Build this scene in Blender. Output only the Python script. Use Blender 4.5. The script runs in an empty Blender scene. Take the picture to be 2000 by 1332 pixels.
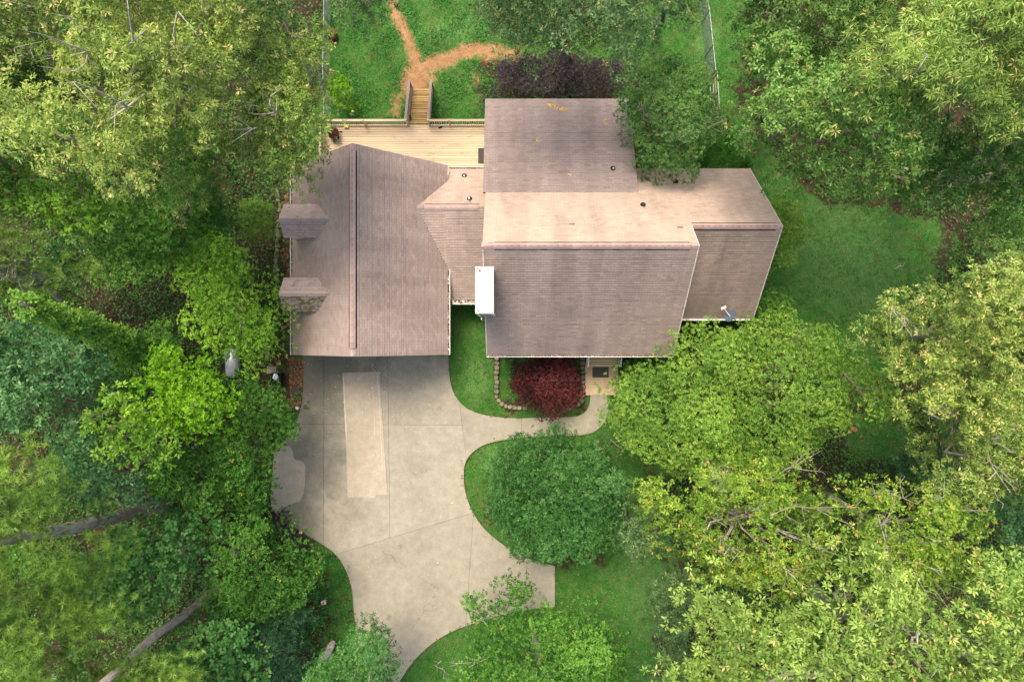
import bpy, bmesh, math, random
import numpy as np
from mathutils import Vector, Matrix, noise as mnoise
from mathutils.geometry import tessellate_polygon

# ------------------------------------------------------------------ camera, light, exposure
F, H = 1250.0, 38.0          # focal length in photo pixels, camera height in metres
sc = bpy.context.scene
COL = sc.collection
cam = bpy.data.objects.new('camera', bpy.data.cameras.new('camera'))
COL.objects.link(cam)
cam.location = (0, 0, H)
cam.rotation_euler = (0, 0, 0)
cam.data.sensor_width = 36
cam.data.lens = 36 * F / 2000
cam.data.clip_end = 2000
sc.camera = cam

SUN_EL, SUN_AZ = math.radians(62), math.radians(-22)   # azimuth from +Y towards +X
w = bpy.data.worlds.new('World'); sc.world = w; w.use_nodes = True
wn = w.node_tree
bg = wn.nodes['Background']
sky = wn.nodes.new('ShaderNodeTexSky')
sky.sky_type = 'NISHITA'; sky.sun_disc = False
sky.sun_elevation = SUN_EL
sky.sun_rotation = SUN_AZ
sky.air_density = 1.0; sky.dust_density = 6.0; sky.ozone_density = 1.0
wn.links.new(sky.outputs[0], bg.inputs[0])
bg.inputs[1].default_value = 0.15
sd = bpy.data.lights.new('sun', 'SUN')
sd.energy = 1.45; sd.angle = math.radians(20); sd.color = (1.0, 0.88, 0.70)
so = bpy.data.objects.new('sun', sd); COL.objects.link(so)
sdir = Vector((math.cos(SUN_EL) * math.sin(SUN_AZ), math.cos(SUN_EL) * math.cos(SUN_AZ), math.sin(SUN_EL)))
so.rotation_euler = sdir.to_track_quat('Z', 'Y').to_euler()
so.location = (0, 0, 60)
sc.view_settings.view_transform = 'Standard'
sc.view_settings.look = 'None'
sc.view_settings.gamma = 1
sc.view_settings.use_curve_mapping = False
sc.view_settings.exposure = 0.97
sc.cycles.max_bounces = 5
sc.cycles.diffuse_bounces = 3
sc.cycles.glossy_bounces = 2
sc.cycles.transmission_bounces = 3
sc.cycles.transparent_max_bounces = 4

R = random.Random(7)
RG = np.random.default_rng(11)

# ------------------------------------------------------------------ helpers
def W(px, py, z=0.0):
    return Vector(((px - 1000) * (H - z) / F, (666 - py) * (H - z) / F, z))

def sstep(t):
    t = np.clip(t, 0, 1)
    return t * t * (3 - 2 * t)

def gz(x, y):
    """terrain height: level at the drive, falling away behind the house and into the woods"""
    z = -1.4 * sstep((np.asarray(y, float) + 0.5) / 12.5)
    z = z - 0.5 * sstep((-14 - np.asarray(x, float)) / 10)
    return z

def G(px, py, dz=0.0):
    z = 0.0
    for _ in range(5):
        p = W(px, py, z)
        z = float(gz(p.x, p.y)) + dz
    return W(px, py, z)

def tag(o, label=None, cat=None, group=None, kind=None):
    if label: o['label'] = label
    if cat: o['category'] = cat
    if group: o['group'] = group
    if kind: o['kind'] = kind
    return o

def empty(name, loc, label, cat, group=None, rz=0):
    o = bpy.data.objects.new(name, None); COL.objects.link(o)
    o.location = loc; o.rotation_euler = (0, 0, rz)
    o.empty_display_size = 0.3
    return tag(o, label, cat, group)

def link(name, me, parent=None, loc=None):
    o = bpy.data.objects.new(name, me); COL.objects.link(o)
    if parent: o.parent = parent
    if loc is not None: o.location = loc
    return o

class MB:
    """collects faces in world space; build() links them as one mesh relative to the parent's base"""
    def __init__(s): s.v = []; s.f = []; s.t = []
    def poly(s, pts, tone=0.5):
        b = len(s.v); s.v += [tuple(p) for p in pts]; s.f.append(tuple(range(b, b + len(pts)))); s.t.append(tone)
    def box(s, c, size, rz=0, tone=0.5, M=None):
        hx, hy, hz = size[0] / 2, size[1] / 2, size[2] / 2
        if M is None: M = Matrix.Translation(Vector(c)) @ Matrix.Rotation(rz, 4, 'Z')
        b = len(s.v)
        for z in (-hz, hz):
            for x, y in ((-hx, -hy), (hx, -hy), (hx, hy), (-hx, hy)):
                s.v.append(tuple(M @ Vector((x, y, z))))
        for f in ((3, 2, 1, 0), (4, 5, 6, 7), (0, 1, 5, 4), (1, 2, 6, 5), (2, 3, 7, 6), (3, 0, 4, 7)):
            s.f.append(tuple(b + i for i in f)); s.t.append(tone)
        return s
    def bar(s, a, b_, w_, h_, tone=0.5):
        """rectangular bar from a to b"""
        a = Vector(a); b_ = Vector(b_); d = b_ - a
        q = d.to_track_quat('X', 'Z')
        M = Matrix.Translation((a + b_) / 2) @ q.to_matrix().to_4x4()
        return s.box(None, (d.length, w_, h_), tone=tone, M=M)
    def tube(s, pts, rad, n=6, tone=0.5, cap=True):
        pts = [Vector(p) for p in pts]; k = len(pts)
        if not hasattr(rad, '__len__'): rad = [rad] * k
        rings = []
        up = Vector((0.13, 0.37, 0.92))
        for i, p in enumerate(pts):
            d = (pts[min(i + 1, k - 1)] - pts[max(i - 1, 0)]).normalized()
            e1 = d.cross(up)
            if e1.length < 1e-3: e1 = d.cross(Vector((1, 0, 0)))
            e1.normalize(); e2 = d.cross(e1)
            b = len(s.v)
            for j in range(n):
                a = 2 * math.pi * j / n
                s.v.append(tuple(p + (e1 * math.cos(a) + e2 * math.sin(a)) * rad[i]))
            rings.append(b)
        for i in range(k - 1):
            for j in range(n):
                j2 = (j + 1) % n
                s.f.append((rings[i] + j, rings[i] + j2, rings[i + 1] + j2, rings[i + 1] + j)); s.t.append(tone)
        if cap:
            s.f.append(tuple(rings[0] + j for j in reversed(range(n)))); s.t.append(tone)
            s.f.append(tuple(rings[-1] + j for j in range(n))); s.t.append(tone)
        return s
    def lathe(s, prof, c=(0, 0, 0), n=20, M=None, tone=0.5):
        M = M or Matrix.Translation(Vector(c)); b = len(s.v); k = len(prof)
        for r_, z in prof:
            for j in range(n):
                a = 2 * math.pi * j / n
                s.v.append(tuple(M @ Vector((r_ * math.cos(a), r_ * math.sin(a), z))))
        for i in range(k - 1):
            for j in range(n):
                j2 = (j + 1) % n
                s.f.append((b + i * n + j, b + i * n + j2, b + (i + 1) * n + j2, b + (i + 1) * n + j)); s.t.append(tone)
        return s
    def slab(s, poly2, ztop, thick, tone=0.5, zf=None):
        """prism over a 2D polygon (may be non-convex)"""
        n = len(poly2)
        area = sum(poly2[i][0] * poly2[(i + 1) % n][1] - poly2[(i + 1) % n][0] * poly2[i][1] for i in range(n))
        if area < 0: poly2 = poly2[::-1]
        zt = [(zf(p[0], p[1]) if zf else 0) + ztop for p in poly2]
        b = len(s.v)
        s.v += [(p[0], p[1], z) for p, z in zip(poly2, zt)] + [(p[0], p[1], z - thick) for p, z in zip(poly2, zt)]
        for t in tessellate_polygon([[Vector((p[0], p[1], 0)) for p in poly2]]):
            a_, b_, c_ = t
            pa, pb, pc = poly2[a_], poly2[b_], poly2[c_]
            cr = (pb[0] - pa[0]) * (pc[1] - pa[1]) - (pb[1] - pa[1]) * (pc[0] - pa[0])
            tri = (a_, b_, c_) if cr > 0 else (a_, c_, b_)
            s.f.append(tuple(b + i for i in tri)); s.t.append(tone)
        for i in range(n):
            j = (i + 1) % n
            s.f.append((b + j, b + i, b + n + i, b + n + j)); s.t.append(tone)
        return s
    def build(s, name, mat, parent=None, smooth=False, kind=None, label=None, top=False):
        org = Vector(parent['_w']) if parent is not None and '_w' in parent else (parent.matrix_basis.translation.copy() if parent is not None else Vector((0, 0, 0)))
        me = bpy.data.meshes.new(name)
        if parent is not None and parent.rotation_euler[2]:
            Mi = Matrix.Rotation(-parent.rotation_euler[2], 3, 'Z')
            vs = [tuple(Mi @ (Vector(v) - org)) for v in s.v]
        else:
            vs = [(v[0] - org.x, v[1] - org.y, v[2] - org.z) for v in s.v]
        me.from_pydata(vs, [], s.f)
        at = me.attributes.new('tone', 'FLOAT', 'FACE'); at.data.foreach_set('value', s.t)
        if smooth: me.polygons.foreach_set('use_smooth', [True] * len(me.polygons))
        me.materials.append(mat); me.update()
        o = link(name, me, parent)
        if parent is not None: o['_w'] = [org.x, org.y, org.z]
        tag(o, label, kind=kind)
        return o

def rootmesh(mb, name, mat, label, cat, group=None, kind=None, smooth=False):
    """a thing that is one mesh: its origin goes to its base"""
    v = np.array(mb.v); c = Vector((v[:, 0].mean(), v[:, 1].mean(), v[:, 2].min()))
    me = bpy.data.meshes.new(name)
    me.from_pydata([(p[0] - c.x, p[1] - c.y, p[2] - c.z) for p in mb.v], [], mb.f)
    at = me.attributes.new('tone', 'FLOAT', 'FACE'); at.data.foreach_set('value', mb.t)
    if smooth: me.polygons.foreach_set('use_smooth', [True] * len(me.polygons))
    me.materials.append(mat); me.update()
    return tag(link(name, me, None, c), label, cat, group, kind)

def quads_mesh(name, V, mat, tone, nv=4):
    """V: (n, nv, 3) array of separate faces"""
    n = V.shape[0]
    me = bpy.data.meshes.new(name)
    me.vertices.add(n * nv); me.vertices.foreach_set('co', np.ascontiguousarray(V, dtype=np.float32).ravel())
    me.loops.add(n * nv); me.loops.foreach_set('vertex_index', np.arange(n * nv, dtype=np.int32))
    me.polygons.add(n); me.polygons.foreach_set('loop_start', np.arange(0, n * nv, nv, dtype=np.int32))
    me.update(calc_edges=True)
    at = me.attributes.new('tone', 'FLOAT', 'FACE'); at.data.foreach_set('value', np.asarray(tone, dtype=np.float32))
    me.materials.append(mat)
    return me

# ------------------------------------------------------------------ materials
class NT:
    def __init__(s, name):
        s.m = bpy.data.materials.new(name); s.m.use_nodes = True
        s.n = s.m.node_tree.nodes; s.l = s.m.node_tree.links
        s.b = s.n['Principled BSDF']
        s.b.inputs['Specular IOR Level'].default_value = 0.25
    def add(s, t, **k):
        nd = s.n.new(t)
        for a, v in k.items(): setattr(nd, a, v)
        return nd
    def pos(s): return s.add('ShaderNodeNewGeometry').outputs['Position']
    def attr(s, name): return s.add('ShaderNodeAttribute', attribute_name=name).outputs['Fac']
    def noise(s, scale, vec=None, detail=4, rough=.6, stretch=None, dist=0):
        nd = s.add('ShaderNodeTexNoise'); nd.inputs['Scale'].default_value = scale
        nd.inputs['Detail'].default_value = detail; nd.inputs['Roughness'].default_value = rough
        nd.inputs['Distortion'].default_value = dist
        vec = vec or s.pos()
        if stretch:
            mp = s.add('ShaderNodeMapping'); mp.inputs['Scale'].default_value = stretch
            s.l.new(vec, mp.inputs[0]); vec = mp.outputs[0]
        s.l.new(vec, nd.inputs['Vector']); return nd.outputs['Fac']
    def ramp(s, fac, stops):
        nd = s.add('ShaderNodeValToRGB'); e = nd.color_ramp.elements
        while len(e) < len(stops): e.new(0.5)
        for el, (p, c) in zip(e, stops):
            el.position = p; el.color = (*c, 1) if len(c) == 3 else c
        s.l.new(fac, nd.inputs[0]); return nd.outputs[0]
    def math(s, op, a, b=None, clamp=False):
        nd = s.add('ShaderNodeMath', operation=op, use_clamp=clamp)
        for i, v in enumerate((a, b)):
            if v is None: continue
            if isinstance(v, (int, float)): nd.inputs[i].default_value = v
            else: s.l.new(v, nd.inputs[i])
        return nd.outputs[0]
    def rng(s, v, a, b, c=0, d=1):
        nd = s.add('ShaderNodeMapRange', interpolation_type='SMOOTHSTEP')
        for i, x in zip((1, 2, 3, 4), (a, b, c, d)): nd.inputs[i].default_value = x
        s.l.new(v, nd.inputs[0]); return nd.outputs[0]
    def mix(s, fac, a, b, mode='MIX'):
        nd = s.add('ShaderNodeMix', data_type='RGBA', blend_type=mode)
        for i, v in zip((0, 6, 7), (fac, a, b)):
            if isinstance(v, (int, float)): nd.inputs[i].default_value = v
            elif isinstance(v, tuple): nd.inputs[i].default_value = (*v, 1)
            else: s.l.new(v, nd.inputs[i])
        return nd.outputs[2]
    def bump(s, h, strength=.4, dist=.02):
        nd = s.add('ShaderNodeBump'); nd.inputs['Strength'].default_value = strength; nd.inputs['Distance'].default_value = dist
        s.l.new(h, nd.inputs['Height']); s.l.new(nd.outputs[0], s.b.inputs['Normal'])
    def out(s, col, rough=.85, metal=0):
        if isinstance(col, tuple): s.b.inputs['Base Color'].default_value = (*col, 1)
        else: s.l.new(col, s.b.inputs['Base Color'])
        s.b.inputs['Roughness'].default_value = rough; s.b.inputs['Metallic'].default_value = metal
        return s.m

def plain(name, c, rough=.7, metal=0, var=.25, scale=6):
    t = NT(name)
    n = t.noise(scale)
    return t.out(t.mix(t.rng(n, .3, .7), tuple(x * (1 - var) for x in c), tuple(min(1, x * (1 + var)) for x in c)), rough, metal)

def leaf_mat(name, dark, mid, light, tip=None, trans=.40, tipat=.93, gain=(1.40, 1.52, 1.32)):
    t = NT(name)
    dark, mid, light = (tuple(min(.8, a * b) for a, b in zip(c_, gain)) for c_ in (dark, mid, light))
    tone = t.attr('tone')
    st = [(0.0, dark), (0.45, mid), (0.85, light)]
    if tip: st += [(tipat - .03, light), (tipat, tip)]
    c = t.ramp(tone, st)
    n = t.noise(.35, detail=2)
    c = t.mix(t.rng(n, .35, .7, 0, .28), c, t.mix(1.0, c, (1.5, 1.25, .9), 'MULTIPLY'))
    t.out(c, .5)
    t.b.inputs['Specular IOR Level'].default_value = 0.22
    tr = t.add('ShaderNodeBsdfTranslucent'); t.l.new(c, tr.inputs[0])
    mx = t.add('ShaderNodeMixShader'); mx.inputs[0].default_value = trans
    t.l.new(t.b.outputs[0], mx.inputs[1]); t.l.new(tr.outputs[0], mx.inputs[2])
    t.l.new(mx.outputs[0], t.n['Material Output'].inputs[0])
    return t.m

def bark_mat(name, a, b):
    t = NT(name)
    n = t.noise(9, stretch=(1, 1, .35)); n2 = t.noise(2.2)
    c = t.ramp(t.math('ADD', t.math('MULTIPLY', n, .7), t.math('MULTIPLY', n2, .3)), [(.3, a), (.65, b)])
    t.bump(n, .6, .04)
    return t.out(c, .9)

def shingle_mat(name, axis, stain, single=False, moss=0.0, base=(.445, .340, .268), deep=(.203, .160, .138)):
    t = NT(name)
    tone = t.math('ADD', t.math('MULTIPLY', t.add('ShaderNodeObjectInfo').outputs['Random'], .93), .06) if single else t.attr('tone')
    st = (1.1, .16, .16) if axis == 'Y' else (.16, 1.1, .16)
    streak = t.noise(.75, stretch=st, detail=5, rough=.62, dist=.3)
    broad = t.noise(.33, detail=3)
    s_ = t.math('ADD', t.math('MULTIPLY', streak, .65), t.math('MULTIPLY', broad, .35))
    s_ = t.math('ADD', t.rng(s_, .2, .8), stain - .5, True)
    c = t.mix(t.math('MULTIPLY', s_, .9), base, deep)
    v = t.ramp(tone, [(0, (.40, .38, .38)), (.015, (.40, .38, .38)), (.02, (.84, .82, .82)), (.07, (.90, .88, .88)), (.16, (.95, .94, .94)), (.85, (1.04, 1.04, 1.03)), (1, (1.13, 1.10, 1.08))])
    c = t.mix(1.0, c, v, 'MULTIPLY')
    g = t.noise(55, detail=2)
    c = t.mix(1.0, c, t.ramp(g, [(.3, (.84, .84, .84)), (.7, (1.12, 1.12, 1.12))]), 'MULTIPLY')
    if moss:
        mn = t.noise(5.5, detail=6, rough=.7, stretch=(.7, 1.5, 1))
        c = t.mix(t.rng(mn, .62 - moss * .14, .68 - moss * .14), c, t.ramp(t.noise(30), [(.3, (.06, .065, .012)), (.7, (.17, .13, .03))]))
    t.bump(g, .3, .005)
    return t.out(c, .93)

M = {}
M['white'] = plain('white_paint', (.80, .77, .72), .45, var=.05)
M['capwhite'] = plain('cap_metal', (.74, .73, .70), .35, var=.03)
M['rust'] = plain('rust', (.30, .10, .03), .9)
M['siding'] = plain('siding', (.46, .41, .33), .7, var=.08)
M['gut'] = plain('gutter_paint', (.62, .57, .50), .5, var=.15, scale=3)
M['shade_felt'] = plain('roof_shade_felt', (.065, .052, .048), .95)  # near-black underlay shows between courses as painted shade under the butts
M['glass'] = plain('window_glass', (.03, .04, .05), .08, var=.1)
M['black'] = plain('black_plastic', (.012, .013, .016), .45)
M['dark'] = plain('dark_void', (.018, .014, .012), .9)
M['dish'] = plain('dish_grey', (.075, .095, .13), .75, var=.08)
M['steel'] = plain('galvanised', (.26, .28, .28), .5, .5, var=.2)
M['tank'] = plain('tank_paint', (.42, .43, .43), .35, .3, var=.12, scale=2)
M['chim'] = plain('chiminea', (.085, .022, .016), .55, var=.35)
M['ash'] = plain('ash', (.55, .55, .56), .9, var=.5, scale=30)
M['ochre'] = plain('yellow_tub', (.55, .50, .12), .6)
M['blue'] = plain('blue_lid', (.20, .30, .38), .5)
M['brownmat'] = plain('doormat_fibre', (.075, .062, .055), .95, var=.5, scale=45)
M['tubred'] = plain('rusty_tub', (.16, .055, .040), .7, var=.4, scale=5)
M['paper'] = plain('white_bag', (.62, .64, .70), .6, var=.15)
M['clay'] = plain('terracotta', (.35, .15, .07), .8)

def wood_mat(name, a, b, st=(.35, 7, 7), stain=0.35):
    t = NT(name)
    tone = t.attr('tone')
    g = t.noise(1.6, stretch=st, detail=5, rough=.7)
    c = t.ramp(t.math('ADD', t.math('MULTIPLY', g, .6), t.math('MULTIPLY', tone, .4)), [(.25, a), (.7, b)])
    d = t.noise(1.1, detail=6, rough=.75, stretch=(.7, 1.6, 1))
    c = t.mix(t.math('MULTIPLY', t.rng(d, .56, .72), stain), c, (.10, .060, .025))
    return t.out(c, .85)
M['deck'] = wood_mat('deck_boards', (.48, .36, .22), (.72, .57, .385), stain=.6)
M['stairwood'] = wood_mat('stair_boards', (.30, .185, .065), (.47, .31, .125), stain=.6)
M['shade_riser'] = wood_mat('shaded_riser_wood', (.05, .032, .014), (.10, .065, .03))  # near-black colour paints the shadow lines under the tread nosings
M['rail'] = wood_mat('rail_wood', (.36, .29, .19), (.58, .48, .34), stain=.25)
M['oldrail'] = wood_mat('grey_rail_wood', (.16, .125, .10), (.30, .24, .20), stain=.3)
M['porch'] = wood_mat('porch_boards', (.62, .44, .22), (.88, .69, .42), stain=.45)
M['mosstimber'] = wood_mat('mossy_timber', (.045, .050, .025), (.11, .105, .055), stain=.4)
M['plank'] = wood_mat('loose_plank', (.30, .20, .085), (.42, .29, .14))

def concrete_mat(name, lo, hi, dk, dirt=.55):
    t = NT(name)
    p = t.pos()
    n1 = t.noise(.22, p, 6, .65); n2 = t.noise(2.1, p, 9, .78, dist=.15); n3 = t.noise(26, p, 3, .7)
    c = t.ramp(n2, [(.32, lo), (.66, hi)])
    tone = t.attr('tone')
    # darker towards the garage wall; stains on the west side (fixed to the slab)
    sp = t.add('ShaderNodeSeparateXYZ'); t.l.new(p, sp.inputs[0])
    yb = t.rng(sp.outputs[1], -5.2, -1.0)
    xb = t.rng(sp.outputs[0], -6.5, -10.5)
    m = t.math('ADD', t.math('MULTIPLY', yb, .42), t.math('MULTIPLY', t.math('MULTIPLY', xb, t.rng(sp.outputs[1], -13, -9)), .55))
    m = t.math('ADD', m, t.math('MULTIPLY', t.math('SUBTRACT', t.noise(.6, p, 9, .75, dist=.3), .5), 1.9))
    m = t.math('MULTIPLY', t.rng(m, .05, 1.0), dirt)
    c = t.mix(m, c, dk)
    c = t.mix(t.math('MULTIPLY', t.rng(n1, .45, .7), .35), c, dk)
    c = t.mix(1.0, c, t.ramp(tone, [(0, (.88, .87, .86)), (1, (1.12, 1.12, 1.12))]), 'MULTIPLY')
    c = t.mix(1.0, c, t.ramp(n3, [(.3, (.86, .86, .85)), (.7, (1.12, 1.12, 1.12))]), 'MULTIPLY')
    ck = t.add('ShaderNodeTexVoronoi', feature='DISTANCE_TO_EDGE'); ck.inputs['Scale'].default_value = .22
    nn = t.noise(1.5, p, 6, .7); mp = t.add('ShaderNodeVectorMath', operation='MULTIPLY_ADD')
    cb = t.add('ShaderNodeCombineXYZ'); t.l.new(nn, cb.inputs[0]); t.l.new(t.noise(1.7, p, 6, .7), cb.inputs[1])
    t.l.new(cb.outputs[0], mp.inputs[0]); mp.inputs[1].default_value = (1.1, 1.1, 0); t.l.new(p, mp.inputs[2])
    t.l.new(mp.outputs[0], ck.inputs['Vector'])
    crack = t.math('MULTIPLY', t.rng(ck.outputs['Distance'], .0035, .0, 0, 1), t.rng(n1, .48, .56))
    c = t.mix(t.math('MULTIPLY', crack, .7), c, (.08, .07, .055))
    t.bump(n3, .25, .004)
    return t.out(c, .9)
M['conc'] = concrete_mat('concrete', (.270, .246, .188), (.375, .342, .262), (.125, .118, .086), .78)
M['conc_new'] = concrete_mat('newer_concrete', (.345, .295, .22), (.46, .405, .315), (.23, .185, .125), .3)
M['pad'] = concrete_mat('tan_pad', (.48, .35, .21), (.62, .48, .31), (.30, .21, .12), .3)
M['efflor'] = plain('lime_streak', (.50, .43, .345), .9, var=.2, scale=9)
t = NT('stone'); n = t.noise(3.5, detail=7, rough=.7)
c = t.mix(t.rng(t.noise(1.2), .4, .62), t.ramp(n, [(.3, (.13, .105, .06)), (.65, (.36, .29, .17))]), t.ramp(n, [(.3, (.06, .055, .045)), (.65, (.22, .20, .16))]))
M['stone'] = t.out(c, .9)
M['asphalt_joint'] = plain('joint_soil', (.075, .062, .045), .95)

# bark
M['bark_pale'] = bark_mat('pale_bark', (.20, .17, .12), (.52, .47, .38))
M['bark_grey'] = bark_mat('grey_bark', (.09, .075, .055), (.24, .20, .155))
M['bark_pine'] = bark_mat('pine_bark', (.24, .185, .155), (.64, .53, .47))
M['bark_snag'] = bark_mat('snag_wood', (.20, .17, .13), (.55, .50, .42))

# ------------------------------------------------------------------ ground
def seg_dist(P, A, B):
    AB = B - A; t_ = np.clip(((P - A) @ AB) / (AB @ AB + 1e-9), 0, 1)
    return np.linalg.norm(P - (A + t_[:, None] * AB), axis=1)
def poly_sd(P, poly):
    """signed distance, positive inside"""
    poly = np.array(poly, float); n = len(poly)
    d = np.full(len(P), 1e9); ins = np.zeros(len(P), bool)
    for i in range(n):
        A, B = poly[i], poly[(i + 1) % n]
        d = np.minimum(d, seg_dist(P, A, B))
        c1 = (A[1] > P[:, 1]) != (B[1] > P[:, 1])
        with np.errstate(divide='ignore', invalid='ignore'):
            xx = (B[0] - A[0]) * (P[:, 1] - A[1]) / (B[1] - A[1] + 1e-12) + A[0]
        ins ^= c1 & (P[:, 0] < xx)
    return np.where(ins, d, -d)
def line_d(P, pts):
    d = np.full(len(P), 1e9)
    for a, b in zip(pts[:-1], pts[1:]): d = np.minimum(d, seg_dist(P, np.array(a, float), np.array(b, float)))
    return d

def axis(lo, hi, st):
    core = np.arange(lo, hi + st, st)
    e = np.array([2, 5, 10, 20, 45, 90, 180, 400.])
    return np.concatenate([(lo - e)[::-1], core, hi + e])
gx = axis(-34, 34, .22); gy = axis(-24, 24, .22)
GX, GY = np.meshgrid(gx, gy)
GZ = gz(GX, GY)
rough_ = np.zeros_like(GX)
for k_, (a_, b_) in enumerate(((.9, .035), (2.3, .018), (.27, .06))):
    ph = RG.uniform(0, 6, 4)
    rough_ += b_ * (np.sin(GX * a_ * 1.3 + ph[0] + 1.7 * np.sin(GY * a_ * .7 + ph[1])) * np.cos(GY * a_ * 1.1 + ph[2] + 1.3 * np.sin(GX * a_ * .9 + ph[3])))
GZ = GZ + rough_ * 0.5 - 0.09
PXg = np.stack([1000 + F * GX.ravel() / (H - GZ.ravel()), 666 - F * GY.ravel() / (H - GZ.ravel())], 1)

DIRT_PATHS = [([(805, 172), (818, 142), (850, 118), (900, 102), (960, 97), (1000, 104)], 11), ([(840, 135), (900, 108), (1005, 104)], 6),
              ([(815, 135), (806, 100), (792, 65), (770, 25), (765, -20)], 9), ([(795, 176), (775, 190), (772, 220)], 6), ([(806, 150), (800, 172), (830, 160)], 17), ([(925, 145), (935, 155)], 3)]
def dirt_mask(P):
    m = np.full(len(P), -1e9)
    for pts, wd in DIRT_PATHS: m = np.maximum(m, wd - line_d(P, pts))
    return m
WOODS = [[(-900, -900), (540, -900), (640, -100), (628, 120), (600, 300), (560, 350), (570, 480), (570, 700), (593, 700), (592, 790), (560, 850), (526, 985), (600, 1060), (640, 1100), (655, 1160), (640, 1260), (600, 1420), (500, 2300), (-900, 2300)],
         [(1570, 880), (1630, 780), (1740, 740), (1780, 620), (1850, 480), (1830, 430), (1900, 400), (2900, 300), (2900, 2300), (1280, 2300), (1290, 1240), (1330, 1120), (1240, 960), (1400, 880)],
         [(1450, -900), (1440, 0), (1480, 80), (1440, 160), (1500, 300), (1620, 400), (1740, 400), (1850, 440), (2900, 400), (2900, -900)],
         [(965, 700), (1010, 700), (1140, 700), (1138, 795), (1000, 795)],
         [(1215, 695), (1310, 690), (1480, 620), (1560, 660), (1640, 800), (1400, 940), (1260, 880), (1200, 780)],
         [(930, -500), (960, 60), (1100, 110), (1250, 60), (1330, -500)],
         [(1000, 880), (1180, 870), (1210, 960), (1150, 1090), (1050, 1090), (960, 1000)],
         [(945, 120), (1230, 120), (1400, 200), (1460, 330), (1240, 360), (945, 200)]]
def woods_mask(P):
    m = np.full(len(P), -1e9)
    for w_ in WOODS: m = np.maximum(m, poly_sd(P, w_))
    return m
GREENSPOT = [[(1640, 820), (1720, 790), (1800, 840), (1790, 910), (1660, 900)], [(620, 1080), (655, 1080), (686, 1160), (686, 1220), (650, 1200)], [(965, 700), (1000, 700), (1005, 780), (975, 785)]]
def lawn_hole(P):
    m = np.full(len(P), -1e9)
    for w_ in GREENSPOT: m = np.maximum(m, poly_sd(P, w_))
    return m
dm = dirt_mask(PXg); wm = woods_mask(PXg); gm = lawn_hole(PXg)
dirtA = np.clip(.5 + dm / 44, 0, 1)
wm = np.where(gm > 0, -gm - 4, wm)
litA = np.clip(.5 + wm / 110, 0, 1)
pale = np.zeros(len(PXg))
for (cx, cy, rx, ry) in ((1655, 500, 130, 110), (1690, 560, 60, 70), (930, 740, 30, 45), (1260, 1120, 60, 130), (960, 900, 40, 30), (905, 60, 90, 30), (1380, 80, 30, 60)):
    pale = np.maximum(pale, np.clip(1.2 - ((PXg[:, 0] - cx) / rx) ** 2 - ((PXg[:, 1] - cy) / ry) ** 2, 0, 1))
ny, nx = GX.shape
idx = np.arange(nx * ny).reshape(ny, nx)
q = np.stack([idx[:-1, :-1], idx[:-1, 1:], idx[1:, 1:], idx[1:, :-1]], -1).reshape(-1, 4)
me = bpy.data.meshes.new('ground')
me.vertices.add(nx * ny); me.vertices.foreach_set('co', np.stack([GX, GY, GZ], -1).astype(np.float32).ravel())
me.loops.add(q.size); me.loops.foreach_set('vertex_index', q.astype(np.int32).ravel())
me.polygons.add(len(q)); me.polygons.foreach_set('loop_start', np.arange(0, q.size, 4, dtype=np.int32))
me.update(calc_edges=True)
me.polygons.foreach_set('use_smooth', np.ones(len(q), bool))
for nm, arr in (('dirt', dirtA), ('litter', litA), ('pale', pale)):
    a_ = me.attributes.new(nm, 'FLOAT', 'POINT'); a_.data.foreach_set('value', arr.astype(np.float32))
t = NT('ground'); p = t.pos()
n_f = t.noise(14, p, 5, .75); n_m = t.noise(2.2, p, 7, .7); n_b = t.noise(.35, p, 5, .6); n_x = t.noise(5, p, 8, .75)
grass = t.ramp(t.math('ADD', t.math('MULTIPLY', n_f, .55), t.math('MULTIPLY', n_m, .45)), [(.30, (.014, .055, .007)), (.5, (.038, .140, .017)), (.68, (.10, .23, .045))])
grass = t.mix(t.rng(t.noise(1.5, p, 6, .7), .45, .7, 0, .7), grass, t.ramp(n_f, [(.3, (.05, .075, .016)), (.7, (.18, .18, .06))]))
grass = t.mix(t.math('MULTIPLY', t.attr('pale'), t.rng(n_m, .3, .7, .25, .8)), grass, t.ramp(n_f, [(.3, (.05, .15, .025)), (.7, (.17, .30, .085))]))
bare = t.rng(t.noise(.9, p, 8, .75), .57, .70, 0, .75)
grass = t.mix(bare, grass, t.ramp(n_f, [(.3, (.045, .035, .010)), (.7, (.17, .115, .045))]))
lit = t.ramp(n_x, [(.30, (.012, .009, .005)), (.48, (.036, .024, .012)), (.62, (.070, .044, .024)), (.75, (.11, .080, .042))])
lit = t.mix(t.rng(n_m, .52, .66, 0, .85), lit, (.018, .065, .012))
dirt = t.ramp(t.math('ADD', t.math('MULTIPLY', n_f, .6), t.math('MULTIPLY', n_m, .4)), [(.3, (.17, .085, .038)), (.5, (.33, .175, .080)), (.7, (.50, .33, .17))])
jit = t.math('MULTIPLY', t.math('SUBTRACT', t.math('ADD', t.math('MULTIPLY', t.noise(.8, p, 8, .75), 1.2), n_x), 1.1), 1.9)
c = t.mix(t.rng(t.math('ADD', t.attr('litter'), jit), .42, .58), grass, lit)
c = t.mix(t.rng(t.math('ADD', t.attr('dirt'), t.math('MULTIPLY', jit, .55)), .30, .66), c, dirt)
t.bump(t.math('ADD', n_f, n_x), .8, .05)
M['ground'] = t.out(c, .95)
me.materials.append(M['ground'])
ground = link('ground', me); tag(ground, kind='structure')

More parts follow.
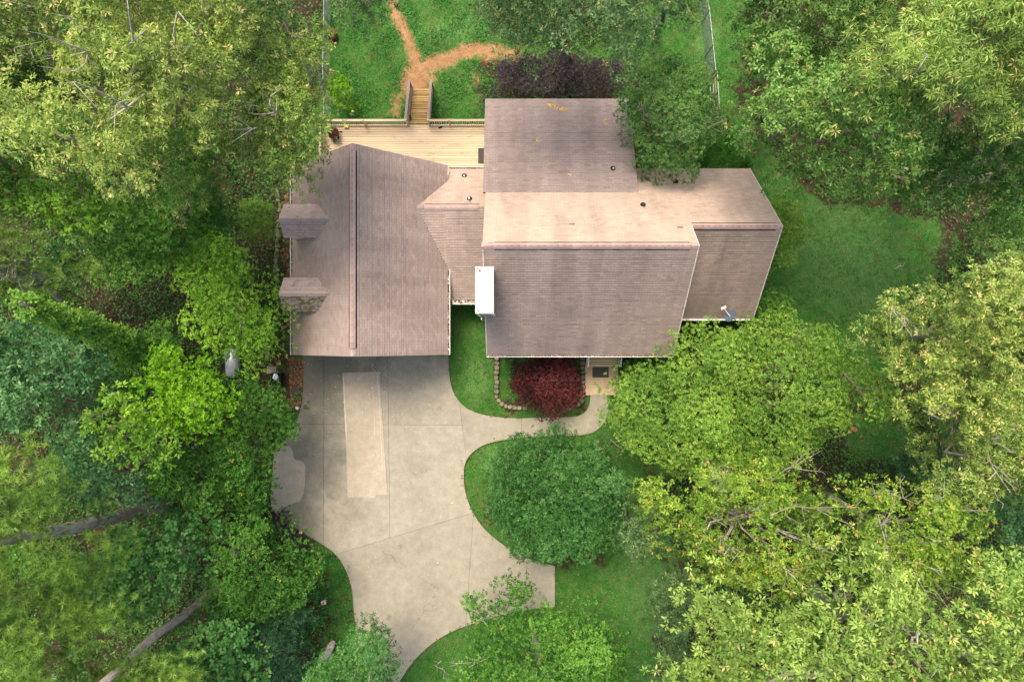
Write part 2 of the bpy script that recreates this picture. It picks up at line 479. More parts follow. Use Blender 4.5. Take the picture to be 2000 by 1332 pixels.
# ------------------------------------------------------------------ driveway
def smooth(pts, it=2):
    for _ in range(it):
        o = [pts[0]]
        for a, b in zip(pts[:-1], pts[1:]):
            o += [(a[0] * .75 + b[0] * .25, a[1] * .75 + b[1] * .25), (a[0] * .25 + b[0] * .75, a[1] * .25 + b[1] * .75)]
        o.append(pts[-1]); pts = o
    return pts
left_edge = smooth([(592, 694), (592, 740), (591, 775), (586, 805), (572, 838), (548, 868), (535, 885), (531, 930), (526, 985), (545, 1012), (590, 1040), (625, 1060), (655, 1080), (676, 1112), (688, 1150), (691, 1200), (700, 1260), (716, 1345), (745, 1500)])
right_edge = smooth([(876, 694), (877, 730), (883, 762), (898, 787), (920, 803), (955, 813), (1000, 817), (1060, 816), (1115, 815), (1138, 810), (1148, 798), (1152, 785), (1153, 771)])
right_edge2 = smooth([(1183, 771), (1189, 790), (1188, 810), (1178, 830), (1160, 845), (1135, 851), (1060, 852), (1005, 856), (955, 864), (925, 880), (908, 902), (905, 930), (909, 965), (924, 1004), (948, 1036), (980, 1062), (1015, 1084), (1050, 1096), (1084, 1105)])
right_edge3 = smooth([(1084, 1185), (1010, 1192), (935, 1214), (890, 1229), (855, 1248), (825, 1272), (798, 1302), (775, 1340), (760, 1400), (752, 1500)])
OUT = [tuple(p) for p in left_edge + right_edge3[::-1] + right_edge2[::-1] + right_edge[::-1]]
def hclip(poly, a, b, keep):
    """keep the side of the line a->b: keep=+1 is the right-hand side on the photo's grid (y down)"""
    def sd_(p): return keep * ((b[0] - a[0]) * (p[1] - a[1]) - (b[1] - a[1]) * (p[0] - a[0]))
    out = []
    for i in range(len(poly)):
        p, q_ = poly[i], poly[(i + 1) % len(poly)]
        sp_, sq = sd_(p), sd_(q_)
        if sp_ >= 0: out.append(p)
        if (sp_ >= 0) != (sq >= 0):
            t_ = sp_ / (sp_ - sq); out.append((p[0] + (q_[0] - p[0]) * t_, p[1] + (q_[1] - p[1]) * t_))
    return out
def inset(poly, d):
    n = len(poly); ar = sum(poly[i][0] * poly[(i + 1) % n][1] - poly[(i + 1) % n][0] * poly[i][1] for i in range(n))
    sgn = 1 if ar > 0 else -1; out = []
    for i in range(n):
        p0, p1, p2 = Vector(poly[i - 1][:2]), Vector(poly[i][:2]), Vector(poly[(i + 1) % n][:2])
        e1 = (p1 - p0); e2 = (p2 - p1)
        if e1.length < 1e-6 or e2.length < 1e-6: out.append(tuple(p1)); continue
        e1.normalize(); e2.normalize()
        n1 = Vector((-e1.y, e1.x)) * sgn; n2 = Vector((-e2.y, e2.x)) * sgn
        m_ = n1 + n2
        if m_.length < .3: out.append(tuple(p1)); continue
        m_.normalize(); out.append(tuple(p1 + m_ * d / max(.5, m_.dot(n1))))
    return out
def dedupe(poly, e=.02):
    o = []
    for p_ in poly:
        if not o or (Vector(p_) - Vector(o[-1])).length > e: o.append(p_)
    if len(o) > 2 and (Vector(o[0]) - Vector(o[-1])).length < e: o.pop()
    return o
D1 = ((660, 1081), (925, 1001)); V3 = ((925, 1001), (911, 1200)); V4 = ((1030, 1085), (1025, 1180)); VW = ((897, 780), (911, 900))
V2 = ((757, 690), (762, 1060)); V1 = ((633, 690), (632, 1080)); H1 = ((560, 828), (905, 830)); WW = ((1018, 800), (1019, 870)); B1 = ((690, 1260), (800, 1291))
above = hclip(OUT, *D1, -1); below = hclip(OUT, *D1, 1)
walk = hclip(hclip(above, *VW, -1), (800, 903), (1300, 903), -1); main_ = hclip(above, *VW, 1)
regs = []
for part in (hclip(walk, *WW, -1), hclip(walk, *WW, 1)): regs.append(part)
for a1 in (hclip(main_, *H1, 1), hclip(main_, *H1, -1)):
    l_, r_ = hclip(a1, *V2, 1), hclip(a1, *V2, -1)
    regs.append(r_)
    regs.append(hclip(l_, *V1, 1)); regs.append(hclip(l_, *V1, -1))
bl, br = hclip(below, *V3, 1), hclip(below, *V3, -1)
regs += [hclip(bl, *B1, -1), hclip(bl, *B1, 1), hclip(br, *V4, 1), hclip(br, *V4, -1)]
drive = MB().slab([tuple(W(x, y, -.03).xy) for x, y in OUT], -.035, .06)
drv = drive.build('driveway', M['asphalt_joint']); tag(drv, kind='structure')
for r_ in regs:
    pl = dedupe([tuple(W(x, y, .05).xy) for x, y in r_])
    if len(pl) < 3: continue
    area = abs(sum(pl[i][0] * pl[(i + 1) % len(pl)][1] - pl[(i + 1) % len(pl)][0] * pl[i][1] for i in range(len(pl)))) / 2
    if area < .5: continue
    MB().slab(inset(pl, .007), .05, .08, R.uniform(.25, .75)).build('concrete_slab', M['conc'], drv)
# the newer rectangular slab and the pale patch, both laid on the old concrete
rect = [(668, 728), (742, 726), (744, 780), (748, 830), (757, 966), (735, 966), (733, 972), (692, 971), (679, 973), (676, 880)]
o = MB().slab([tuple(W(x, y, .1).xy) for x, y in rect], .085, .04, .45).build('concrete_slab', M['conc_new'], drv, label='newer tan rectangular concrete slab')
patch = smooth([(535, 884), (560, 868), (572, 880), (573, 898), (590, 900), (597, 912), (594, 960), (585, 980), (565, 986), (535, 1002), (527, 984), (531, 930)], 1)
MB().slab([tuple(W(x, y, .1).xy) for x, y in patch], .062, .02, .9).build('concrete_patch', M['conc_new'], drv, label='pale worn patch at the edge of the drive')
for pts, wd in (([(737, 730), (740, 780), (744, 850), (747, 920)], .035), ([(727, 745), (731, 800), (732, 862)], .02), ([(671, 735), (673, 790), (677, 860)], .07)):
    b_ = MB()
    pts = [W(x, y, .1).xy for x, y in smooth(pts, 1)]
    for a_, c_ in zip(pts[:-1], pts[1:]): b_.bar((*a_, .0855), (*c_, .0855), wd * R.uniform(.6, 1.2), .005)
    b_.build('lime_streak', M['efflor'], drv)

# ------------------------------------------------------------------ house
hx0, hx1, hx2 = -1.375, 8.68, 13.06
house = empty('house', (5, 4, 0), 'sprawling house with weathered brown shingle roofs and white chimney cap', 'house')
# roof planes: eave/ridge geometry (Y, z)
ZB, YB = 2.9, 9.43            # main back eave
ZR2, YR2 = 7.15, 5.53         # right wing ridge (on the main back plane)
ZR, YR = 8.37, 4.41           # main ridge
ZF, YF = 3.6, -.74
ZF2, YF2 = 3.4, 1.25
XGR, ZG, ZGE = -7.79, 6.8, 2.9
XGE1, XGE0 = -3.54, -12.02
YGB, YGF = 9.63, -.76

mats_sh = {
    'main_back': shingle_mat('shingles_main_back', 'Y', .10),
    'main_front': shingle_mat('shingles_main_front', 'Y', .62, base=(.40, .315, .265)),
    'wing_front': shingle_mat('shingles_wing_front', 'Y', .74),
    'rear': shingle_mat('shingles_rear', 'Y', .70, base=(.37, .295, .265)),
    'gar_w': shingle_mat('shingles_garage_west', 'X', .5, base=(.41, .32, .265)),
    'gar_e': shingle_mat('shingles_garage_east', 'X', .5, base=(.385, .305, .26)),
    'con_b': shingle_mat('shingles_link_back', 'Y', .15),
    'con_f': shingle_mat('shingles_link_front', 'Y', .35, base=(.44, .35, .29)),
    'dorm': shingle_mat('shingles_dormer', 'Y', .35, moss=.18, base=(.46, .355, .30)),
    'dorm_moss': shingle_mat('shingles_mossy', 'Y', .5, moss=1.0, base=(.34, .29, .26)),
}
single_mat = shingle_mat('shingle_single', 'Y', .10, single=True)
cap_mat = shingle_mat('ridge_cap_shingle', 'Y', .05, single=True, base=(.42, .30, .265))
single_mats = {}

def clip_uv(poly, cl):
    """clip convex poly (uv list) by convex cl (ccw)"""
    out = poly
    for i in range(len(cl)):
        a, b = cl[i], cl[(i + 1) % len(cl)]
        inp = out; out = []
        if not inp: return []
        for j in range(len(inp)):
            p_, q_ = inp[j], inp[(j + 1) % len(inp)]
            sp_ = (b[0] - a[0]) * (p_[1] - a[1]) - (b[1] - a[1]) * (p_[0] - a[0])
            sq = (b[0] - a[0]) * (q_[1] - a[1]) - (b[1] - a[1]) * (q_[0] - a[0])
            if sp_ >= 0: out.append(p_)
            if (sp_ >= 0) != (sq >= 0):
                t_ = sp_ / (sp_ - sq); out.append((p_[0] + (q_[0] - p_[0]) * t_, p_[1] + (q_[1] - p_[1]) * t_))
    return out

SINGLES = []
def roof_plane(corners, matname, parent, thick=.10, u_dir=None, singles=None, expo=.142, holder=None, moss=False, name='roof', edge=None, tabw=.305):
    """corners: convex 3D polygon, lowest edge horizontal; lays a deck slab and courses of shingle tabs"""
    P = [Vector(c) for c in corners]
    nrm = Vector((0, 0, 0))
    for i in range(len(P)):
        a, b = P[i], P[(i + 1) % len(P)]
        nrm += a.cross(b)
    nrm.normalize()
    if nrm.z < 0: P = P[::-1]; nrm = -nrm
    u = Vector((0, 0, 1)).cross(nrm).normalized()
    v = nrm.cross(u).normalized()          # up the slope
    O = P[0]
    uv = [((p_ - O).dot(u), (p_ - O).dot(v)) for p_ in P]
    def w3(uu, vv, hh): return O + u * uu + v * vv + nrm * hh
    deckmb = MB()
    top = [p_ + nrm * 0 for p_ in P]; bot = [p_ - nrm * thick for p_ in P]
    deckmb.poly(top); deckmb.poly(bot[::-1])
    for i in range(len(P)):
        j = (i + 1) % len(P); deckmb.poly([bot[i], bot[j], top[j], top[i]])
    dk = deckmb.build(name, M['shade_felt'], parent)
    u0, u1 = min(a[0] for a in uv), max(a[0] for a in uv); v0, v1 = min(a[1] for a in uv), max(a[1] for a in uv)
    mb = MB(); r = 0; vv = v0
    while vv < v1:
        uu = u0 - (tabw / 2 if r % 2 else 0) - R.random() * .05
        wav = R.uniform(-.006, .006)
        while uu < u1:
            wd = tabw + R.uniform(-.004, .004)
            tab = [(uu + .0025, vv + wav), (uu + wd - .0025, vv + wav), (uu + wd - .0025, vv + expo - .019), (uu + .0025, vv + expo - .019)]  # tab stops short, baring dark underlay that draws the butt's shadow line
            inside = True
            cp = clip_uv(tab, uv)
            if len(cp) >= 3:
                tone = .03 + .97 * R.random()
                h0 = .022 + R.uniform(-.003, .005)
                def hh(q_): return .004 + h0 * (1 - (q_[1] - vv) / (expo + .02))
                full = len(cp) == 4 and all(abs(a[0] - b[0]) + abs(a[1] - b[1]) < 1e-6 for a, b in zip(sorted(cp), sorted(tab)))
                if singles is not None and full and singles(w3(uu + wd / 2, vv, 0)):
                    SINGLES.append((w3(uu + wd / 2, vv + expo / 2, 0), u.copy(), v.copy(), nrm.copy(), dk, matname))
                else:
                    pts = [w3(q_[0], q_[1], hh(q_)) for q_ in cp]
                    mb.poly(pts, tone)
                    for i in range(len(cp)):
                        a_, b_ = cp[i], cp[(i + 1) % len(cp)]
                        if abs(a_[1] - b_[1]) > 1e-6 and abs(a_[0] - b_[0]) < 1e-6: continue   # butt joints share a side
                        if a_[1] > vv + expo * .9 and b_[1] > vv + expo * .9: continue
                        mb.poly([w3(a_[0], a_[1], -.002), w3(b_[0], b_[1], -.002), w3(b_[0], b_[1], hh(b_)), w3(a_[0], a_[1], hh(a_))], 0.0)  # edge faces coloured darkest, part of the painted shadow line
            uu += wd
        vv += expo; r += 1
    s_ = mb.build('shingles', mats_sh[matname], dk, kind='stuff')
    return dk, (u, v, nrm)

def xz(pts): return [Vector(p_) for p_ in pts]
# main back slope (continuous with the right wing) split where the rear roof starts
SJ = 3.22 + 0  # dummy
YS, ZS = 7.70, 4.78           # where the rear low roof starts
XE = 6.55                     # its right-hand edge
mk = lambda y: ZR - (y - YR) * (ZR - ZB) / (YB - YR)
ZS = mk(YS)
near_ridge = lambda p_: p_.y < YR + 1.28 and -1.0 < p_.x < 8.5
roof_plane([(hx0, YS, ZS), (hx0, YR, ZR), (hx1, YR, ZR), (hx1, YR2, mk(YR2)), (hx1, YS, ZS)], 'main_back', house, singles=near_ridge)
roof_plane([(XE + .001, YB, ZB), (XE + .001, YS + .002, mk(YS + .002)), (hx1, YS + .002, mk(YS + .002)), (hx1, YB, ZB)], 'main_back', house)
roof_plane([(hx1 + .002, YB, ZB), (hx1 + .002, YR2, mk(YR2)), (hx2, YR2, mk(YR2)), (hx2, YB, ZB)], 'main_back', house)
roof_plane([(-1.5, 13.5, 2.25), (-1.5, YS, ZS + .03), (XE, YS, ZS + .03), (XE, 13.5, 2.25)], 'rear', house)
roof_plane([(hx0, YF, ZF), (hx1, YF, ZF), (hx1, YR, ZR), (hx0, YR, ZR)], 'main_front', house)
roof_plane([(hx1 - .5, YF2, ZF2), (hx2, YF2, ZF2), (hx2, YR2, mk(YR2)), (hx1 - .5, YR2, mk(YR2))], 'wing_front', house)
# garage
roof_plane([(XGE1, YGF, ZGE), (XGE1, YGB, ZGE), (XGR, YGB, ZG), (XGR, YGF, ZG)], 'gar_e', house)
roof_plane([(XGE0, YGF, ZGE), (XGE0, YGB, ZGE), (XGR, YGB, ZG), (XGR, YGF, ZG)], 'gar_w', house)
# link roof between garage and house
XL = -5.05; ZL, YL = 4.27, 7.04
slb, slf = .8, .45
def gx_at(z): return XGR + (ZG - z) / .9176
yb_, yf_ = 9.59, 2.34
zb_, zf_ = ZL - slb * (yb_ - YL), ZL - slf * (YL - yf_)
yv = YL + (ZL - ZGE) / slb; yw = YL - (ZL - ZGE) / slf
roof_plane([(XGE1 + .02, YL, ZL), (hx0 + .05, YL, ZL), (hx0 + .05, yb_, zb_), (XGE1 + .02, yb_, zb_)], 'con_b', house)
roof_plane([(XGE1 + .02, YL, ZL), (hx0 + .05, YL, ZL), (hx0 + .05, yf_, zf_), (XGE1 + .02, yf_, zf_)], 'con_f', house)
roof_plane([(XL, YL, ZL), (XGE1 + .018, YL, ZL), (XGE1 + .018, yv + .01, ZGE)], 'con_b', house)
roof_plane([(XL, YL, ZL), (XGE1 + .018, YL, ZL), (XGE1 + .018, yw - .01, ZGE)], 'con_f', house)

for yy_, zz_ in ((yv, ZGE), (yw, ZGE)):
    MB().bar((XL, YL, ZL + .012), (XGE1, yy_, zz_ + .012), .10, .02).build('valley_flashing', M['shade_felt'], house)  # flashing coloured near-black so it also draws the valley's shade
# single shingles (the ones nearest the camera) share one mesh
me = bpy.data.meshes.new('shingle')
e_, tw = .142, .300
vs = [(-tw / 2, -e_ / 2, -.002), (tw / 2, -e_ / 2, -.002), (tw / 2, e_ / 2 - .017, -.002), (-tw / 2, e_ / 2 - .017, -.002),
      (-tw / 2, -e_ / 2, .021), (tw / 2, -e_ / 2, .021), (tw / 2, e_ / 2 - .017, .004), (-tw / 2, e_ / 2 - .017, .004)]
me.from_pydata(vs, [], [(3, 2, 1, 0), (4, 5, 6, 7), (0, 1, 5, 4), (1, 2, 6, 5), (2, 3, 7, 6), (3, 0, 4, 7)])
me.materials.append(single_mat)
SINGLES.sort(key=lambda s_: -s_[0].z)
hw = house.location.copy()
for c_, u_, v_, n_, dk, mn in SINGLES[:300]:
    o = bpy.data.objects.new('shingle', me); COL.objects.link(o); o.parent = dk
    Mx = Matrix((u_, v_, n_)).transposed().to_4x4(); Mx.translation = c_ - hw; o.matrix_basis = Mx
if len(SINGLES) > 300:
    mb = MB()
    for c_, u_, v_, n_, dk, mn in SINGLES[300:]:
        q_ = [c_ + u_ * x + v_ * y + n_ * z for x, y, z in vs]
        tn = R.random()
        for f_ in ((4, 5, 6, 7), (0, 1, 5, 4)): mb.poly([q_[i] for i in f_], tn)
    mb.build('shingles', mats_sh['main_back'], SINGLES[0][4], kind='stuff')

# ridge vents with their cap shingles
cap_me = {}
def ridge_vent(a, b, slope, wid=.39, step=.30, raise_=.064, vent=True):
    a, b = Vector(a), Vector(b); d = (b - a).normalized(); s_ = d.cross(Vector((0, 0, 1))).normalized()
    L = (b - a).length
    drop = wid / 2 * slope
    mb = MB()
    for sg in (1, -1):
        p0 = a + Vector((0, 0, raise_ - .02)); p1 = b + Vector((0, 0, raise_ - .02))
        q0, q1 = p0 + s_ * sg * wid / 2 - Vector((0, 0, drop)), p1 + s_ * sg * wid / 2 - Vector((0, 0, drop))
        k = Vector((0, 0, -.09))
        mb.poly([p0, p1, q1, q0] if sg > 0 else [p1, p0, q0, q1]); mb.poly([q0, q1, q1 + k, q0 + k] if sg > 0 else [q1, q0, q0 + k, q1 + k])
        mb.poly([p0, q0, q0 + k, p0 + k]); mb.poly([p1, q1, q1 + k, p1 + k])
    rv = mb.build('ridge_vent', M['black'] if vent else M['dark'], house)
    key = (round(wid, 2), round(slope, 2))
    if key not in cap_me:
        m2 = MB(); hw_ = wid / 2 - .047
        P_ = []
        for x, dz in ((-step / 2 - .02, .012), (step / 2, 0)):
            P_.append([Vector((x, -hw_, -hw_ * slope + dz)), Vector((x, -hw_ * .3, -.012 + dz - hw_ * .2 * slope)), Vector((x, hw_ * .3, -.012 + dz - hw_ * .2 * slope)), Vector((x, hw_, -hw_ * slope + dz))])
        for i in range(3): m2.poly([P_[0][i], P_[1][i], P_[1][i + 1], P_[0][i + 1]][::-1])
        k = Vector((0, 0, -.02))
        m2.poly([P_[0][0], P_[0][1], P_[0][2], P_[0][3], P_[0][3] + k, P_[0][2] + k, P_[0][1] + k, P_[0][0] + k])
        m2.poly([P_[0][0], P_[0][0] + k, P_[1][0] + k, P_[1][0]]); m2.poly([P_[0][3], P_[1][3], P_[1][3] + k, P_[0][3] + k])
        mm = bpy.data.meshes.new('ridge_cap'); mm.from_pydata(m2.v, [], m2.f); mm.materials.append(cap_mat); mm.update()
        cap_me[key] = mm
    n = max(1, round(L / step))
    Mr = Matrix((d, -s_, Vector((0, 0, 1)))).transposed().to_4x4()
    for i in range(n):
        o = bpy.data.objects.new('ridge_cap', cap_me[key]); COL.objects.link(o); o.parent = rv
        p_ = a + d * ((i + .5) * L / n) + Vector((0, R.uniform(-.004, .004), raise_ + .004 + (.02 if not vent else 0)))
        Mx = Mr.copy(); Mx.translation = p_ - hw; o.matrix_basis = Mx
ridge_vent((hx0 + .55, YR, ZR), (hx1 - .4, YR, ZR), 1.0)
ridge_vent((hx1 + .02, YR2, ZR2 + .01), (hx2 - .3, YR2, ZR2 + .01), .97)
ridge_vent((XGR, YGF + .42, ZG), (XGR, YGB - .35, ZG), .92)
ridge_vent((XL + .45, YL, ZL), (hx0 - .35, YL, ZL), .6)
for a_, b_, s_ in (((hx0, YR, ZR), (hx0 + .5, YR, ZR), 1.), ((hx1 - .36, YR, ZR), (hx1, YR, ZR), 1.), ((XGR, YGF, ZG), (XGR, YGF + .38, ZG), .92), ((XGR, YGB - .32, ZG), (XGR, YGB, ZG), .92), ((XL, YL, ZL), (XL + .42, YL, ZL), .6), ((hx2 - .28, YR2, ZR2), (hx2, YR2, ZR2), .97)):
    ridge_vent(a_, b_, s_, raise_=.02, vent=False)
# rake edge strips (thin drip edges) of main gable
for (a_, b_) in (((hx1 - .02, YF, ZF), (hx1 - .02, YR, ZR)), ((hx0 + .02, YF, ZF), (hx0 + .02, YR, ZR)), ((hx1 - .02, YR, ZR), (hx1 - .02, YR2, mk(YR2))), ((hx2 - .02, YF2, ZF2), (hx2 - .02, YR2, ZR2)), ((hx2 - .02, YR2, ZR2), (hx2 - .02, YB, ZB))):
    o_ = Vector((0, 0, .012))
    MB().bar(Vector(a_) + o_, Vector(b_) + o_, .05, .03).build('drip_edge', M['gut'], house)

# gutters with leaves in them
def gutter(a, b, out, filled=True, w_=.13):
    a, b, out = Vector(a), Vector(b), Vector(out)
    mb = MB(); k = Vector((0, 0, -.11))
    c0, c1 = a + out * w_, b + out * w_
    for p0, p1 in ((a, b), (c0, c1)):
        mb.bar(p0 + k / 2, p1 + k / 2, .018, .11)
    mb.bar((a + c0) / 2 + k, (b + c1) / 2 + k, w_, .012)
    mb.bar(c0, c1, .03, .02)
    g = mb.build('gutter', M['white'], house)
    if filled:
        n = int((b - a).length * 70); t_ = RG.random(n); s_ = RG.uniform(.12, .88, n)
        base = np.array(a)[None] + t_[:, None] * np.array(b - a)[None] + s_[:, None] * np.array(out * w_)[None]
        base[:, 2] -= RG.uniform(.01, .05, n); base -= np.array(hw)[None]
        V = tri_scatter(base, .07, .5)
        o = link('gutter_leaves', quads_mesh('gutter_leaves', V, M['litter'], RG.random(n), 3), g); o['kind'] = 'stuff'

def tri_scatter(base, size, flat=.4):
    n = len(base); a = RG.uniform(0, 6.283, n); V = np.zeros((n, 3, 3))
    for k in range(3):
        an = a + k * 2.094 + RG.uniform(-.4, .4, n); r_ = size * RG.uniform(.35, .75, n)
        V[:, k, 0] = base[:, 0] + np.cos(an) * r_; V[:, k, 1] = base[:, 1] + np.sin(an) * r_
        V[:, k, 2] = base[:, 2] + RG.uniform(-.5, .5, n) * flat * size
    return V
M['litter'] = leaf_mat('dead_leaves', (.035, .016, .009), (.12, .058, .028), (.32, .18, .08), trans=.05, gain=(1, 1, 1))
M['goldleaf'] = leaf_mat('golden_leaves', (.42, .20, .05), (.62, .35, .09), (.75, .55, .2), trans=.1, gain=(1, 1, 1))
gutter((XGE0, YGF, ZGE + .0), (XGE0, YGB, ZGE), (-1, 0, 0))
gutter((XGE1, YGF, ZGE), (XGE1, 3.9, ZGE), (1, 0, 0))
gutter((hx0, YF, ZF), (hx1, YF, ZF), (0, -1, 0), w_=.11)
gutter((hx1, YF2, ZF2), (hx2, YF2, ZF2), (0, -1, 0), False)
gutter((XGE1 + .15, yf_, zf_), (hx0 - .25, yf_, zf_), (0, -1, 0), w_=.28)
gutter((XGE1, yb_, zb_), (-1.5, yb_, zb_), (0, 1, 0), w_=.12)

# walls
def wall(pts, wins=(), name='wall'):
    """vertical wall polygon (3D) given .14 m of thickness inwards"""
    P = [Vector(p_) for p_ in pts]; mb = MB()
    n = Vector((0, 0, 0))
    for i in range(len(P)): n += P[i].cross(P[(i + 1) % len(P)])
    n.normalize(); B_ = [p_ - n * .14 for p_ in P]
    mb.poly(P); mb.poly(B_[::-1])
    for i in range(len(P)):
        j = (i + 1) % len(P); mb.poly([B_[i], B_[j], P[j], P[i]])
    wl = mb.build(name, M['siding'], house)
    d = (P[1] - P[0]); d.z = 0; d.normalize()
    for (s_, z0, w_, h_, kind_) in wins:
        c = P[0] + d * s_; c.z = z0 + h_ / 2
        rz = math.atan2(d.y, d.x)
        f = MB()
        for dx in (-w_ / 2, w_ / 2): f.box(c + d * dx + n * .02, (.09, .07, h_ + .09), rz)
        for dz in (-h_ / 2, h_ / 2): f.box(c + Vector((0, 0, dz)) + n * .02, (w_ - .09, .066, .09), rz)
        if kind_ == 'window':
            fr = f.build('window', M['white'], house)
            MB().box(c + n * .01, (w_ - .1, .02, h_ - .1), rz).build('pane', M['glass'], fr)
            MB().box(c + n * .028, (w_ - .1, .03, .04), rz).build('glazing_bar', M['white'], fr)
        else:
            fr = f.build(kind_, M['white'], house)
            rows = 4 if kind_ == 'garage_door' else 1
            for i in range(rows):
                hh_ = (h_ - .1) / rows
                MB().box(c + n * .01 + Vector((0, 0, -h_ / 2 + .05 + hh_ * (i + .5))), (w_ - .1, .03, hh_ - .02), rz).build('panel', M['white'], fr)
    return wl
ov = .38
def zmf(y): return ZF + (y - YF) * (ZR - ZF) / (YR - YF)
x0, x1, x2 = hx0 + ov, hx1 - ov, hx2 - ov
bz = -1.6
yf, yb = YF + ov, YB - ov
wall([(x0, yf, bz), (x1, yf, bz), (x1, yf, zmf(yf) - .15), (x0, yf, zmf(yf) - .15)], [(1.6, 1.0, 1.1, 1.3, 'window'), (3.2, 1.0, 1.1, 1.3, 'window'), (6.6, .55, 1.0, 2.05, 'front_door'), (8.4, 1.0, 1.1, 1.3, 'window')])
wall([(x0, yb, bz), (x0, yf, bz), (x0, yf, zmf(yf) - .15), (x0, YR, ZR - .15), (x0, yb, mk(yb) - .15)])
wall([(x1, yf, bz), (x1, YF2 + ov, bz), (x1, YF2 + ov, 5.0), (x1, YR2, mk(YR2) - .15), (x1, YR, ZR - .15), (x1, yf, zmf(yf) - .15)])
y2 = YF2 + ov; zw = ZF2 + ov * .87 - .15
wall([(x1, y2, bz), (x2, y2, bz), (x2, y2, zw), (x1, y2, zw)], [(1.4, 1.0, 1.1, 1.3, 'window'), (3.1, 1.0, 1.1, 1.3, 'window')])
wall([(x2, y2, bz), (x2, yb, bz), (x2, yb, mk(yb) - .15), (x2, YR2, ZR2 - .15), (x2, y2, zw)], [(2.2, 1.0, 1.1, 1.3, 'window'), (5.2, 1.0, 1.1, 1.3, 'window')])
wall([(x2, yb, bz), (XE - .2, yb, bz), (XE - .2, yb, mk(yb) - .15), (x2, yb, mk(yb) - .15)], [(3, .9, 1.1, 1.2, 'window')])
xr0, xr1 = -1.5 + ov, XE - ov; yr = 13.5 - ov
def zre(y): return ZS + (y - YS) * (2.25 - ZS) / (13.5 - YS) - .12
wall([(xr1, yb, bz), (xr1, yr, bz), (xr1, yr, zre(yr)), (xr1, yb, zre(yb))])
wall([(xr1, yr, bz), (xr0, yr, bz), (xr0, yr, zre(yr)), (xr1, yr, zre(yr))], [(2, 0, 1.2, 1.1, 'window'), (5.5, 0, 1.2, 1.1, 'window')])
wall([(xr0, yr, bz), (xr0, YS, bz), (xr0, YS, zre(YS)), (xr0, yr, zre(yr))], [(2.5, 0, 1.7, 2.05, 'patio_door')])
gx0, gx1 = XGE0 + ov, XGE1 - ov; gyf, gyb = YGF + .3, YGB - .3
zg_ = ZGE + ov * .92 - .15
wall([(gx0, gyf, bz), (gx1, gyf, bz), (gx1, gyf, zg_), (XGR, gyf, ZG - .15), (gx0, gyf, zg_)], [(2.1, .06, 2.7, 2.2, 'garage_door'), (5.7, .06, 2.7, 2.2, 'garage_door'), (3.9, 3.9, 1.1, 1.2, 'window')])
wall([(gx0, gyb, bz), (gx0, gyf, bz), (gx0, gyf, zg_), (gx0, gyb, zg_)], [(3, .8, 1, 1.2, 'window'), (7, .8, 1, 1.2, 'window')])
wall([(gx1, gyf, bz), (gx1, gyb, bz), (gx1, gyb, zg_), (gx1, gyf, zg_)])
wall([(gx1, gyb, bz), (gx0, gyb, bz), (gx0, gyb, zg_), (XGR, gyb, ZG - .15), (gx1, gyb, zg_)], [(4, 3.6, 1.1, 1.2, 'window')])
wall([(gx1 + .002, yf_ + .4, bz), (x0 - .16, yf_ + .4, bz), (x0 - .16, yf_ + .4, zf_ + .02), (gx1 + .002, yf_ + .4, zf_ + .02)])
wall([(x0 - .16, yb_ - .4, bz), (gx1 + .002, yb_ - .4, bz), (gx1 + .002, yb_ - .4, zb_ + .1), (x0 - .16, yb_ - .4, zb_ + .1)])
